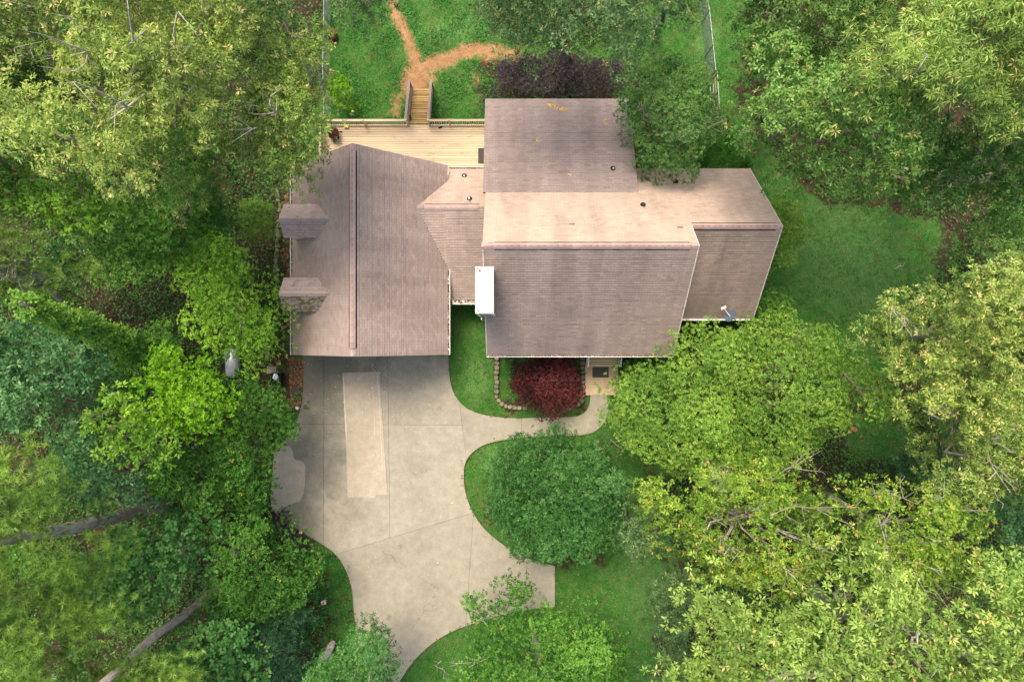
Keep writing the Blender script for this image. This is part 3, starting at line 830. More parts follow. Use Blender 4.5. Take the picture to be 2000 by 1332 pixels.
# dormers
for yc, mossy in ((6.24, False), (2.42, True)):
    xr_, ze_, zr_ = -11.88, 4.68, 5.37; hwid = .86
    xe = gx_at(ze_); xe = XGR - (ZG - ze_) / .9176
    xm = XGR - (ZG - zr_) / .9176
    dm_ = MB()
    wx = xr_ + .16
    zb0 = ZG - (XGR - wx) * .9176 - .05
    P_ = [(wx, yc - hwid + .12, zb0), (wx, yc - hwid + .12, ze_ - .02), (wx, yc, zr_ - .14), (wx, yc + hwid - .12, ze_ - .02), (wx, yc + hwid - .12, zb0)]
    dm_.poly(P_[::-1])
    for sg in (-1, 1):
        yy = yc + sg * (hwid - .12)
        dm_.poly([(wx, yy, zb0), (wx, yy, ze_ - .02), (xe - .1, yy, ze_ - .02)])
    dorm = dm_.build('dormer', M['white'], house, label='dormer with moss-covered front slope' if mossy else 'cleaner dormer nearer the deck')
    fr = MB()
    for dy in (-.38, .38): fr.box((wx - .03, yc + dy, zb0 + .72), (.06, .07, 1.1))
    for dz in (-.55, .55): fr.box((wx - .03, yc, zb0 + .72 + dz), (.055, .69, .07))
    fr.build('window_frame', M['white'], dorm)
    MB().box((wx - .012, yc, zb0 + .72), (.02, .68, 1.0)).build('pane', M['glass'], dorm)
    for sg in (-1, 1):
        pts = [(xr_, yc + sg * hwid, ze_), (xr_, yc, zr_), (xm + .15, yc, zr_), (xe + .05, yc + sg * hwid, ze_)]
        P = [Vector(p_) for p_ in pts]
        # deck and shingles as sub-parts of the dormer
        sub = bpy.data.objects.new('tmp', None)
        mname = 'dorm_moss' if (mossy and sg < 0) else 'dorm'
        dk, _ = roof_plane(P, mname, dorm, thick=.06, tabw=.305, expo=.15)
        for ch in list(bpy.data.objects):
            if ch.parent == dk: ch.parent = dorm
    cp = MB()
    nn = 9
    for i in range(nn):
        xa = xr_ + (xm + .1 - xr_) * i / nn; xb = xr_ + (xm + .1 - xr_) * (i + 1) / nn + .01
        tn = R.random()
        for sg in (-1, 1):
            cp.poly([(xa, yc, zr_ + .05), (xb, yc, zr_ + .035), (xb, yc + sg * .15, zr_ - .075), (xa, yc + sg * .15, zr_ - .06)][::sg], tn)
            cp.poly([(xa, yc, zr_ + .05), (xa, yc + sg * .15, zr_ - .06), (xa, yc + sg * .15, zr_ - .085), (xa, yc, zr_ + .02)], tn * .3)
    cp.build('ridge_cap', mats_sh['dorm'], dorm)

# chimney
cx0, cx1, cy0, cy1, cz = -1.62, -.89, 1.30, 3.33, 8.75
ch = MB().box(((cx0 + cx1) / 2, (cy0 + cy1) / 2, (cz + bz) / 2), (cx1 - cx0, cy1 - cy0, cz - bz)).build('chimney', M['siding'], house)
tr = MB()
for x in (cx0, cx1):
    for y in (cy0, cy1): tr.box((x, y, (cz + bz) / 2 - .01), (.10, .10, cz - bz - .02))
tr.build('corner_trim', M['white'], ch)
cap = MB()
cap.box(((cx0 + cx1) / 2, (cy0 + cy1) / 2, cz + .05), (cx1 - cx0 + .1, cy1 - cy0 + .1, .1)).box(((cx0 + cx1) / 2, (cy0 + cy1) / 2, cz + .115), (cx1 - cx0 + .02, cy1 - cy0 + .02, .03))
cp_ = cap.build('chimney_cap', M['capwhite'], ch)
ru = MB()
for fx, fy, s_ in ((.08, .03, .05), (.22, .07, .06), (.38, .28, .035), (.36, .33, .03), (.9, .62, .035), (.45, .9, .03), (.12, .97, .045), (.48, .96, .025)):
    x, y = cx0 + fx * (cx1 - cx0), cy1 - fy * (cy1 - cy0)
    ru.poly([(x + s_ * math.cos(a) * R.uniform(.6, 1.2), y + s_ * 1.2 * math.sin(a) * R.uniform(.6, 1.3), cz + .134) for a in np.arange(0, 6.28, .9)])
ru.build('rust_spots', M['rust'], ch, kind='stuff')
MB().bar((cx0 - .02, cy0 - .1, .2), (cx0 - .02, cy0 - .1, 3.4), .09, .07).build('downspout', M['white'], house)

# plumbing vents
def pz(x, y, pl):
    if pl == 'mb': return mk(y)
    if pl == 'rear': return zre(y) + .12
    return ZL - slb * (y - YL)
def on_plane(px, py, pl):
    z = 4.0
    for _ in range(12):
        p_ = W(px, py, z); z = pz(p_.x, p_.y, pl)
    return W(px, py, z)
for (px, py, pl, mat, h_, r_) in ((907, 345, 'con', 'white', .20, .045), (917, 390, 'con', 'white', .42, .05), (1197, 331, 'rear', 'steel', .22, .05), (1320, 357, 'mb', 'black', .32, .055), (1256, 402, 'mb', 'black', .32, .055)):
    p_ = on_plane(px, py, pl)
    vp = MB().tube([p_ - Vector((0, 0, .1)), p_ + Vector((0, 0, h_))], r_, 10).build('vent_pipe', M[mat], house)
    b_ = MB(); b_.lathe([(.15, -.02), (.13, .05), (.08, .09), (.06, .1)], p_ + Vector((0, .03, 0)), 12)
    b_.build('vent_boot', M['black'], vp)
    b_ = MB(); b_.box(p_ + Vector((0, .0, .03)), (.24, .24, .03)); b_.build('flashing', M['black'], vp)

# ------------------------------------------------------------------ satellite dish
p0 = W(1434, 622, 3.7)
sdh = empty('satellite_dish', p0, 'grey oval satellite dish on the eave of the right wing', 'satellite dish')
ctr = W(1427, 617, 4.5)
axis_ = (W(1412, 600, 5.0) - ctr).normalized(); axis_ = (axis_ + Vector((0, 0, .9))).normalized()
qd = axis_.to_track_quat('Z', 'Y').to_matrix().to_4x4(); Md = Matrix.Translation(ctr) @ qd @ Matrix.Diagonal((1.05, .78, 1, 1))
MB().lathe([(.005, 0), (.12, .006), (.22, .025), (.32, .055), (.335, .058), (.33, .045), (.2, .0), (.005, -.03)], n=28, M=Md).build('dish', M['dish'], sdh, smooth=True)
lnb = W(1413, 601, 4.85)
MB().bar(ctr - axis_ * .02 + Vector((.05, -.1, -.06)), lnb, .035, .035).build('arm', M['white'], sdh)
b_ = MB()
for dx in (-.09, 0, .09): b_.tube([lnb + Vector((dx, dx * .4 + .05, .02)), lnb + Vector((dx * 1.1, dx * .4 - .08, .05))], .035, 8)
b_.box(lnb + Vector((0, .02, -.03)), (.24, .06, .05), .4)
b_.build('receiver', M['white'], sdh)
MB().tube([p0, p0 + Vector((0, -.12, .25)), ctr - axis_ * .05], .03, 8).build('mast', M['steel'], sdh)

# ------------------------------------------------------------------ deck
DZ = 0.0
dkx0, dkx1 = -11.15, -1.45
dky0, dky1 = 9.0, 12.80
deck = empty('deck', (-6, 11, gz(-6, 11)), 'pale wooden deck with railings behind the garage', 'deck')
y = dky0; n = 0
while y < dky1 - .05:
    cuts = [dkx0] + sorted(R.uniform(dkx0 + 1.5, dkx1 - 1.5) for _ in range(R.choice((1, 2, 2)))) + [dkx1]
    tn = R.random()
    for a_, b_ in zip(cuts[:-1], cuts[1:]):
        if b_ - a_ < .3: continue
        MB().box(((a_ + b_) / 2, y + .07, DZ - .02 + R.uniform(-.003, .003)), (b_ - a_ - .008, .122 + R.uniform(-.003, .003), .038), tone=(tn + R.random()) / 2).build('plank', M['deck'], deck)
    y += .1415; n += 1
fr = MB()
for yy in (dky0 + .1, dky1 - .06): fr.box(((dkx0 + dkx1) / 2, yy, DZ - .15), (dkx1 - dkx0, .05, .2))
for x in np.arange(dkx0 + .03, dkx1, 1.2): fr.box((x, (dky0 + dky1) / 2, DZ - .151), (.045, dky1 - dky0 - .25, .19))
fr.build('joists', M['oldrail'], deck)
for x in (dkx0 + .1, -8.6, -6.2, -4.8, -1.7):
    for yy in (dky1 - .15,):
        g_ = float(gz(x, yy)) - .2
        MB().box((x, yy, (g_ + DZ - .05) / 2), (.12, .12, DZ - .05 - g_)).build('post', M['oldrail'], deck)
def railing(a, b, posts, hgt=.93, mat='rail', bal=.135, parent=deck):
    a, b = Vector(a), Vector(b); L = (b - a).length; d = (b - a) / L
    up = Vector((0, 0, 1))
    MB().bar(a + up * hgt, b + up * hgt, .13, .04, R.random()).build('top_rail', M[mat], parent)
    MB().bar(a + up * .10, b + up * .10, .06, .07, R.random()).build('bottom_rail', M[mat], parent)
    for s_ in posts:
        p_ = a + d * (L * s_)
        MB().box(p_ + up * (hgt / 2 + .03), (.10, .10, hgt + .10)).build('post', M[mat], parent)
    n_ = int(L / bal)
    for i in range(n_):
        p_ = a + d * (L * (i + .5) / n_)
        if any(abs((i + .5) / n_ - s_) * L < .07 for s_ in posts): continue
        MB().bar(p_ + up * .1, p_ + up * (hgt - .02), .035, .035, R.random()).build('baluster', M[mat], parent)
sx0, sx1 = -6.10, -4.93
railing((dkx0, dky1 - .03, DZ), (sx0 - .05, dky1 - .03, DZ), (0.0, .5, 1.0))
railing((sx1 + .05, dky1 - .03, DZ), (dkx1 - .05, dky1 - .03, DZ), (0.0, .36, 1.0))
railing((dkx0 + .03, dky1 - .2, DZ), (dkx0 + .03, dky0 + .3, DZ), (.5,))
st = empty('deck_stairs', ((sx0 + sx1) / 2, dky1, gz(-5.5, 14)), 'wooden stairs from the deck down to the dirt path', 'stairs')
NS = 10; zend = float(gz(-5.5, 15.5)) - .02
run, rise = .268, (DZ - zend) / (NS + 1)
for i in range(NS):
    yy = dky1 + run * (i + .5); zz = DZ - rise * (i + 1)
    for k in (0, 1):
        MB().box(((sx0 + sx1) / 2, yy - run / 4 + k * (run / 2 + .002), zz - .02), (sx1 - sx0, run / 2 - .030, .036), tone=R.random()).build('tread', M['stairwood'], st)  # wide gap between boards stands in for the nosing's shadow line
    MB().box(((sx0 + sx1) / 2, dky1 + run * i + .012, zz + rise / 2 - .01), (sx1 - sx0 - .02, .018, rise - .045)).build('riser', M['shade_riser'], st)
for x in (sx0 - .03, sx1 + .03):
    MB().bar((x, dky1, DZ - .12), (x, dky1 + run * NS, zend + .02), .04, .25).build('stringer', M['oldrail'], st)
for x in (sx0 - .07, sx1 + .07):
    a_ = Vector((x, dky1 + .02, DZ + .93)); b_ = Vector((x, dky1 + run * NS + .18, zend + .98))
    MB().bar(a_, b_, .15, .05).build('top_rail', M['oldrail'], st)
    MB().bar(a_ - Vector((0, 0, .78)), b_ - Vector((0, 0, .78)), .06, .07).build('bottom_rail', M['oldrail'], st)
    MB().box((x, b_.y - .08, zend + .45), (.10, .10, 1.1)).build('post', M['oldrail'], st)
    for i in range(18):
        p_ = a_.lerp(b_, (i + .5) / 18)
        MB().bar(p_ - Vector((0, 0, .76)), p_, .035, .035, R.random()).build('baluster', M['stairwood'], st)

# things on the deck
c0 = W(649, 257, .6)
chm = empty('chiminea', (c0.x, c0.y, DZ), 'dark red chiminea with grey ash by the deck corner', 'chiminea', rz=0)
Mc = Matrix.Translation((c0.x, c0.y, DZ + .12)) @ Matrix.Rotation(.12, 4, 'X')
MB().lathe([(.02, 0), (.18, .03), (.31, .18), (.35, .36), (.31, .55), (.20, .70), (.12, .82), (.105, 1.0), (.14, 1.05), (.12, 1.06), (.085, 1.0), (.09, .8)], n=24, M=Mc).build('body', M['chim'], chm, smooth=True)
mo = MB(); Mm = Mc @ Matrix.Translation((.17, -.27, .38)) @ Matrix.Rotation(1.0, 4, Vector((.85, .53, 0)))
mo.lathe([(.19, 0), (.21, .03), (.17, .07), (.155, .03)], n=16, M=Mm); mo.build('mouth', M['chim'], chm, smooth=True)
mo = MB(); mo.lathe([(.001, .035), (.16, .03)], n=16, M=Mm); mo.build('opening', M['black'], chm)
aa = MB()
for i in range(14):
    aa.box(Mm @ Vector((R.uniform(-.1, .1), R.uniform(-.1, .1), .05 + R.random() * .02)), (R.uniform(.02, .06), R.uniform(.02, .05), .03), R.uniform(0, 3))
aa.build('ash', M['ash'], chm, kind='stuff')
for a_ in (.4, 2.5, 4.6):
    MB().bar((c0.x + .15 * math.cos(a_), c0.y + .15 * math.sin(a_), DZ + .22), (c0.x + .46 * math.cos(a_), c0.y + .46 * math.sin(a_), DZ + .02), .05, .05).build('leg', M['black'], chm)
def small_box(name, px, py, z, size, mat, label, cat, rz=0, extra=None):
    p_ = W(px, py, z)
    o = empty(name, (p_.x, p_.y, z), label, cat)
    w_, l_, h_ = size
    MB().box((p_.x, p_.y, z + h_ / 2), (w_, l_, h_), rz).build('body', M[mat], o)
    MB().box((p_.x, p_.y, z + h_ + .008), (w_ * .92, l_ * .88, .016), rz).build('lid', M[extra or mat], o)
    return o
small_box('storage_tub', 677.5, 249, DZ, (.27, .17, .12), 'stairwood', 'small yellow topped tub against the deck railing', 'tub', extra='ochre')
def lump(name, p_, r_, mat, label, cat, sc_=(1, 1, .6), seed=0, parent=None, n=12, group=None):
    rr = random.Random(seed); mb = MB()
    prof = [(r_ * .05, 0), (r_ * .8, 0.0), (r_, r_ * .5), (r_ * .8, r_ * 1.0), (r_ * .4, r_ * 1.3), (.001, r_ * 1.35)]
    mb.lathe([(a, b * sc_[2]) for a, b in prof], (0, 0, 0), n)
    mb.v = [(v[0] * sc_[0] * (1 + .18 * math.sin(3 * math.atan2(v[1], v[0]) + seed)) * rr.uniform(.92, 1.08) + p_[0], v[1] * sc_[1] * rr.uniform(.92, 1.08) + p_[1], v[2] + p_[2]) for v in mb.v]
    if parent is not None: return mb.build(name, M[mat], parent, smooth=False)
    return rootmesh(mb, name, M[mat], label, cat, group)
def shoe(px, py, z, rz, label):
    p_ = W(px, py, z); o = empty('shoe', p_, label, 'shoe')
    c_, s_ = math.cos(rz), math.sin(rz)
    def q(x, y, h): return (p_.x + x * c_ - y * s_, p_.y + x * s_ + y * c_, z + h)
    sole = [(-.13, -.035), (-.05, -.04), (.06, -.05), (.13, -.035), (.15, 0), (.13, .035), (.06, .05), (-.05, .04), (-.13, .035), (-.15, 0)]
    MB().slab([q(*v, 0)[:2] for v in sole], z + .025, .025).build('sole', M['black'], o)
    mb = MB(); n_ = len(sole)
    lo = [q(x, y, .025) for x, y in sole]; hi = [q(x * .8 - .01, y * .6, .09 if x < .03 else .055) for x, y in sole]
    for i in range(n_): mb.poly([lo[i], lo[(i + 1) % n_], hi[(i + 1) % n_], hi[i]])
    mb.poly(hi); mb.build('upper', M['black'], o)
shoe(860, 249.5, DZ, .3, 'black shoe lying on the deck beside the dark stain')
shoe(801.5, 229.5, DZ - rise * 1 + 0, 1.9, 'black shoe left near the top of the deck stairs')
p_ = W(943.5, 305, DZ)
mt = empty('doormat', (p_.x - .12, p_.y, DZ), 'narrow dark doormat by the wall at the deck', 'doormat')
MB().box((p_.x - .04, p_.y, DZ + .012), (.50, .92, .018)).build('mat', M['brownmat'], mt)
MB().box((p_.x - .04, p_.y, DZ + .023), (.40, .80, .006)).build('pile', M['brownmat'], mt)

# ------------------------------------------------------------------ front porch
pz0 = .05
po = empty('porch_steps', W(1178, 706, 0), 'pale wooden front steps with white rails', 'steps')
xa, xb = W(1149, 700, .4).x, W(1207, 700, .4).x
ys = [-.95, -1.13, -1.31, -1.49]
yy = W(1178, 716, .2).y
for i in range(4):
    zt = .12 + .14 * i
    yc = yy + .14 + .27 * i
    for k in (0, 1): MB().box(((xa + xb) / 2, yc - .072 + k * .137, zt - .018), (xb - xa, .112, .036), tone=R.random()).build('tread', M['porch'], po)
    MB().box(((xa + xb) / 2, yc + .125, zt + .05), (xb - xa - .02, .018, .09)).build('riser', M['shade_riser'], po)
for i in range(8):
    MB().box(((xa + xb) / 2, yy + .14 + 1.0 + .135 * i, .62), (xb - xa + .6, .128, .036), tone=R.random()).build('plank', M['porch'], po)
for x in (xa - .07, xb + .07):
    MB().bar((x, yy + .05, .95), (x, yy + 1.35, 1.5), .09, .045).build('handrail', M['white'], po)
    MB().bar((x, yy + .05, .18), (x, yy + 1.35, .72), .06, .06).build('bottom_rail', M['white'], po)
    MB().box((x, yy + .06, .5), (.1, .1, .98)).build('post', M['white'], po)
    for i in range(7):
        t_ = (i + .8) / 8
        MB().bar((x, yy + .05 + 1.3 * t_, .18 + .54 * t_), (x, yy + .05 + 1.3 * t_, .95 + .55 * t_), .035, .035).build('baluster', M['white'], po)
pad = [W(x, y, .06).xy for x, y in ((1143, 712), (1207, 712), (1208, 771.5), (1152, 771.5), (1143, 772))]
pd = MB().slab([tuple(p_) for p_ in pad], .065, .1).build('entry_pad', M['pad']); tag(pd, kind='structure')
p_ = W(1173, 727, .08)
mt = empty('doormat', (p_.x, p_.y, .066), 'dark speckled doormat at the foot of the front steps', 'doormat')
MB().box((p_.x, p_.y, .076), (.96, .62, .018)).build('mat', M['brownmat'], mt)
MB().box((p_.x, p_.y, .088), (.84, .50, .006)).build('pile', M['brownmat'], mt)

# stone border of the planting bed
def stone_mb(cx, cy, z, rx, ry, h_, seed):
    rr = random.Random(seed); mb = MB(); n_ = 8; lo = []; mid = []; hi = []
    for i in range(n_):
        a = 6.283 * i / n_ + rr.uniform(-.2, .2); k = rr.uniform(.82, 1.1)
        x, y = math.cos(a) * rx * k, math.sin(a) * ry * k
        lo.append((cx + x, cy + y, z - .08)); mid.append((cx + x * 1.0, cy + y * 1.0, z + h_ * .6)); hi.append((cx + x * .78, cy + y * .78, z + h_ * rr.uniform(.85, 1.1)))
    for A, B in ((lo, mid), (mid, hi)):
        for i in range(n_): mb.poly([A[i], A[(i + 1) % n_], B[(i + 1) % n_], B[i]], rr.random())
    mb.poly(hi, rr.random())
    return mb
def walk_line(pts, step):
    out = []; carry = 0
    for a, b in zip(pts[:-1], pts[1:]):
        a, b = Vector(a), Vector(b); L = (b - a).length; s_ = carry
        while s_ < L: out.append(a.lerp(b, s_ / L)); s_ += step
        carry = s_ - L
    return out
sb = empty('stone_border', W(1050, 760, 0), 'low border of flat stones round the red maple bed', 'stone border')
for ln in (smooth([(970, 700), (970, 770), (972, 782), (985, 793), (1005, 796), (1030, 797)], 1), smooth([(1138, 700), (1139, 770), (1137, 782), (1125, 793), (1108, 799)], 1)):
    for k, p_ in enumerate(walk_line(ln, 9.2)):
        w_ = G(p_.x + R.uniform(-1, 1), p_.y)
        stone_mb(w_.x, w_.y, w_.z - .05, R.uniform(.14, .20), R.uniform(.12, .18), R.uniform(.18, .28), R.random()).build('stone', M['stone'], sb)

# path stones beside the garage
sp_ = empty('stepping_stones', G(548, 480), 'line of flat stones edging the path west of the garage', 'stone edging')
for k, p_ in enumerate(walk_line([(541, 372), (543, 395), (548, 412), (545, 440), (541, 470), (538, 520), (543, 560), (543, 590), (541, 634)], 10)):
    w_ = G(p_.x + R.uniform(-2, 2), p_.y)
    stone_mb(w_.x, w_.y, w_.z - .06, R.uniform(.12, .19), R.uniform(.13, .2), R.uniform(.08, .14), R.random()).build('stone', M['stone'], sp_)
# timber steps west of the garage
ts = empty('timber_steps', G(555, 675), 'mossy timber steps fanning along the garage wall', 'steps')
stp = [((540, 645), (573, 643), (573, 655), (540, 656)), ((538, 659), (574, 657), (574, 668), (537, 670)), ((536, 674), (575, 669), (576, 681), (537, 686)), ((537, 689), (577, 683), (578, 695), (539, 701)), ((539, 703), (578, 697), (588, 702), (548, 712))]
for i, q_ in enumerate(stp):
    z = -.55 + .11 * i
    MB().slab([tuple(W(x, y, z).xy) for x, y in q_], z, .16, R.random()).build('tread', M['mosstimber'], ts)
MB().bar(W(541, 706, -.02), W(553, 748, -.02), .13, .18).build('timber_edging', M['mosstimber'], ts)
MB().bar(W(571, 712, -.03), W(573, 742, -.03), .10, .12).build('timber_edging', M['mosstimber'], ts)

# black bin with lumber and a white bag
p_ = G(545, 738)
bn = empty('storage_bin', p_, 'open black bin beside the timber edging', 'bin')
zb = p_.z
mb = MB()
for (dx, dy, sx_, sy_) in ((0, .3, .52, .03), (0, -.3, .52, .03), (-.26, 0, .03, .6), (.26, 0, .03, .6)): mb.box((p_.x + dx, p_.y + dy, zb + .28), (sx_, sy_, .5), 0)
mb.build('body', M['black'], bn); MB().box((p_.x, p_.y, zb + .06), (.49, .57, .04)).build('bottom', M['black'], bn)
p2 = G(535, 722)
o = empty('wooden_crate', p2, 'small weathered wooden crate beside the black bin', 'crate')
for i in range(5): MB().box((p2.x - .22 + .11 * i, p2.y, p2.z + .36 + .004 * i), (.10, .42, .022), .0, tone=R.random()).build('slat', M['oldrail'], o)
for dx in (-.25, .25): MB().box((p2.x + dx, p2.y, p2.z + .17), (.03, .42, .34)).build('side_panel', M['oldrail'], o)
lump('white_bag', (p_.x - .02, p_.y + .1, zb + .45), .17, 'paper', 'crumpled white bag in the black bin', 'bag', (1, 1.2, .8), 3)
# loose plank, rock, stump, little utility box, snag
a_, b_ = G(523, 682, .2), G(521, 702, .2)
rootmesh(MB().bar(a_, b_, .2, .04), 'plank', M['plank'], 'short tan board lying in the undergrowth', 'board')
w_ = G(578, 764)
sm_ = empty('tree_stump', w_, 'dark round stump in the leaf bed by the drive', 'stump')
MB().lathe([(.30, -.1), (.27, .1), (.26, .16)], w_, 14).build('side', M['bark_grey'], sm_)
MB().lathe([(.26, .16), (.001, .17)], w_, 14).build('cut_face', M['asphalt_joint'], sm_)
w_ = G(581, 797); rootmesh(stone_mb(w_.x, w_.y, w_.z, .13, .1, .14, 5), 'rock', M['white'], 'white rock at the edge of the drive near the leaf bed', 'rock')
w_ = G(634, 1174)
o = empty('utility_box', w_, 'small white box with brown top in the grass west of the drive', 'box')
MB().box((w_.x, w_.y, w_.z + .14), (.24, .18, .28), .25).build('body', M['white'], o); MB().box((w_.x, w_.y, w_.z + .29), (.17, .13, .03), .25).build('lid', M['clay'], o)
a_, b_ = G(651, 1254, .5), G(630, 1287, .3)
sn = empty('fallen_log', b_ - Vector((0, 0, .3)), 'pale weathered log at the left edge of the drive', 'log')
MB().tube([b_, a_.lerp(b_, .6) + Vector((.03, 0, .05)), a_.lerp(b_, .25), a_], [.26, .25, .22, .15], 10).build('trunk', M['bark_snag'], sn)
MB().tube([a_.lerp(b_, .4), a_.lerp(b_, .4) + Vector((.1, .2, .45))], [.07, .03], 6).build('branch_stub', M['bark_snag'], sn)

# propane tank
w_ = G(462, 712)
pt = empty('propane_tank', w_, 'silver propane tank under the lime green tree', 'tank')
r0 = .40; L0 = 1.35
Mt = Matrix.Translation((w_.x, w_.y + .1, w_.z + .55)) @ Matrix.Rotation(math.radians(90), 4, 'X') @ Matrix.Translation((0, 0, -L0 / 2))
MB().lathe([(.001, -.2), (.15, -.18), (.3, -.1), (r0, .04), (r0, L0 - .04), (.3, L0 + .1), (.15, L0 + .18), (.001, L0 + .2)], n=28, M=Mt).build('body', M['tank'], pt, smooth=True)
MB().lathe([(.14, 0), (.15, .12), (.10, .20), (.001, .22)], (w_.x - .1, w_.y + .55, w_.z + .90), 16).build('dome_lid', M['blue'], pt, smooth=True)
for dy in (-.35, .5): MB().box((w_.x, w_.y + dy, w_.z + .1), (.5, .1, .25)).build('foot', M['steel'], pt)
# rusty tub by the fence
w_ = G(652, 71)
tb = empty('metal_tub', w_, 'rusty red tub leaning against the left fence', 'tub')
Mt = Matrix.Translation((w_.x, w_.y, w_.z + .25)) @ Matrix.Rotation(.5, 4, 'Y') @ Matrix.Diagonal((.72, 1.1, 1, 1))
MB().lathe([(.001, .16), (.22, .15), (.30, .0), (.34, -.16), (.36, -.16), (.32, .0), (.24, .18), (.001, .19)], n=18, M=Mt).build('body', M['tubred'], tb, smooth=True)
MB().lathe([(.335, -.17), (.375, -.17), (.375, -.14), (.335, -.14), (.335, -.17)], n=18, M=Mt).build('rim', M['tubred'], tb)

# ------------------------------------------------------------------ chain-link fences
def fence(name, pts, hgt, label, spacing=2.4, gate=None):
    P = [G(*p_) for p_ in pts]
    o = empty(name, P[0], label, 'fence')
    wires = MB(); k = 0
    for a, b in zip(P[:-1], P[1:]):
        L = (b - a).length; n_ = max(1, int(round(L / spacing)))
        for i in range(n_ + (1 if b is P[-1] else 0)):
            q_ = a.lerp(b, i / n_)
            MB().tube([q_ - Vector((0, 0, .2)), q_ + Vector((0, 0, hgt + .08))], .032, 8).build('post', M['steel'], o)
        MB().tube([a + Vector((0, 0, hgt)), b + Vector((0, 0, hgt))], .026, 8).build('top_rail', M['steel'], o)
        m = int(L / .10); hh_ = hgt - .05
        for i in range(-int(hh_ / .10), m):
            for sg in (1, -1):
                s0, s1 = i * .10, i * .10 + hh_
                z0, z1 = 0.0, hh_
                if s0 < 0: z0 = -s0; s0 = 0
                if s1 > L: z1 = hh_ - (s1 - L); s1 = L
                if s1 - s0 < .05: continue
                za, zb_2 = (z0, z1) if sg > 0 else (hh_ - z0, hh_ - z1)
                p0_, p1_ = a.lerp(b, s0 / L) + Vector((0, 0, za + .03)), a.lerp(b, s1 / L) + Vector((0, 0, zb_2 + .03))
                wires.tube([p0_, p1_], .0042, 3, cap=False)
    wires.build('chain_link_mesh', M['steel'], o, kind='stuff')
    return o
fence('chain_link_fence', [(644, -90), (645, 50), (643, 150), (645, 236)], 1.35, 'grey chain-link fence along the left of the back yard')
fence('chain_link_fence', [(1357, -90), (1363, 0), (1371, 45), (1378, 110), (1383, 158)], 1.5, 'grey chain-link fence along the right of the back yard')
ga, gb = G(1384, 166), G(1388, 232)
gt = empty('metal_gate', ga, 'tall tubular metal gate at the end of the right fence', 'gate')
for q_, h_ in ((ga, 1.75), (gb, 1.75), (ga.lerp(gb, .52), 1.7)): MB().tube([q_ - Vector((0, 0, .2)), q_ + Vector((0, 0, h_))], .035, 8).build('post', M['bark_grey'], gt)
for zz in (.25, .85, 1.25, 1.68): MB().tube([ga + Vector((0, 0, zz)), gb + Vector((0, 0, zz))], .028, 8).build('rail', M['steel' if zz != 1.25 else 'plank'], gt)

# ------------------------------------------------------------------ foliage
SP = {}
def species(key, mat, L, Wd, k, lai, clump, theta=70, droop=.12, needle=False, flat=.62, gap=.08, tiprate=.0, up=.6):
    SP[key] = dict(mat=mat, L=L, W=Wd, k=k, lai=lai, clump=clump, theta=math.radians(theta), droop=droop, needle=needle, flat=flat, gap=gap, tip=tiprate, up=up)
lm = leaf_mat
species('oak', lm('oak_leaves', (.052, .090, .020), (.165, .250, .055), (.35, .44, .125), (.66, .56, .20)), .17, .050, 8, 3.6, 1.0, 72, .16, tiprate=.05, gap=.1)
species('oakwarm', lm('golden_oak_leaves', (.052, .088, .020), (.180, .250, .058), (.39, .45, .130), (.74, .66, .25)), .17, .050, 8, 3.4, 1.0, 72, .16, tiprate=.065, gap=.1)
SP['oakbig'] = dict(SP['oak'], L=.20, W=.072, k=7, clump=1.1, tip=.03)
SP['oaklong'] = dict(SP['oak'], L=.24, W=.046, k=8, droop=.28, clump=1.1)
species('oakdark', lm('shaded_oak_leaves', (.020, .055, .014), (.062, .125, .030), (.14, .22, .058), (.42, .38, .14)), .19, .062, 7, 3.3, 1.0, 72, .15, tiprate=.03)
species('oakgreen', lm('green_oak_leaves', (.032, .080, .018), (.095, .190, .042), (.23, .35, .10), (.50, .44, .16)), .19, .075, 6, 3.2, .95, 70, .12, tiprate=.035)
species('oakteal', lm('grey_green_oak_leaves', (.030, .065, .026), (.085, .150, .060), (.20, .29, .13), (.55, .48, .20)), .17, .065, 6, 3.2, .9, 70, .12, tiprate=.02)
species('lime', lm('lime_leaves', (.060, .135, .014), (.165, .300, .032), (.27, .42, .052)), .115, .065, 6, 3.5, .85, 65, .08, gap=.03)
species('limefine', lm('fine_lime_leaves', (.054, .122, .018), (.142, .250, .040), (.26, .365, .072), (.42, .48, .09)), .105, .055, 6, 3.3, .8, 65, .08, gap=.04, tiprate=.03)
species('bright', lm('yellow_green_leaves', (.060, .170, .008), (.155, .370, .013), (.27, .52, .024), gain=(1, 1, 1)), .14, .09, 6, 3.4, .85, 65, .08, gap=.04)
species('mid', lm('mid_green_leaves', (.022, .075, .013), (.072, .178, .027), (.15, .29, .050), (.30, .36, .08)), .13, .07, 6, 3.4, .8, 65, .08, gap=.06, tiprate=.015)
species('dark', lm('dark_green_leaves', (.016, .058, .011), (.052, .142, .021), (.11, .235, .04), (.55, .45, .06)), .12, .065, 6, 3.4, .75, 65, .08, gap=.07, tiprate=.008)
species('broad', lm('broad_blue_green_leaves', (.024, .075, .030), (.080, .185, .074), (.18, .30, .14)), .22, .105, 6, 3.2, 1.0, 66, .1, gap=.1)
species('broadlime', lm('broad_lime_leaves', (.045, .110, .012), (.120, .235, .028), (.27, .39, .055)), .24, .095, 7, 3.2, 1.0, 66, .1, gap=.1)
species('poplar', lm('tulip_poplar_leaves', (.020, .075, .020), (.065, .175, .046), (.14, .27, .075)), .19, .17, 5, 3.4, .95, 70, .1, gap=.05)
species('whorl', lm('laurel_leaves', (.016, .058, .014), (.048, .145, .034), (.12, .245, .080)), .155, .050, 8, 4.2, .72, 68, .1, gap=.05)
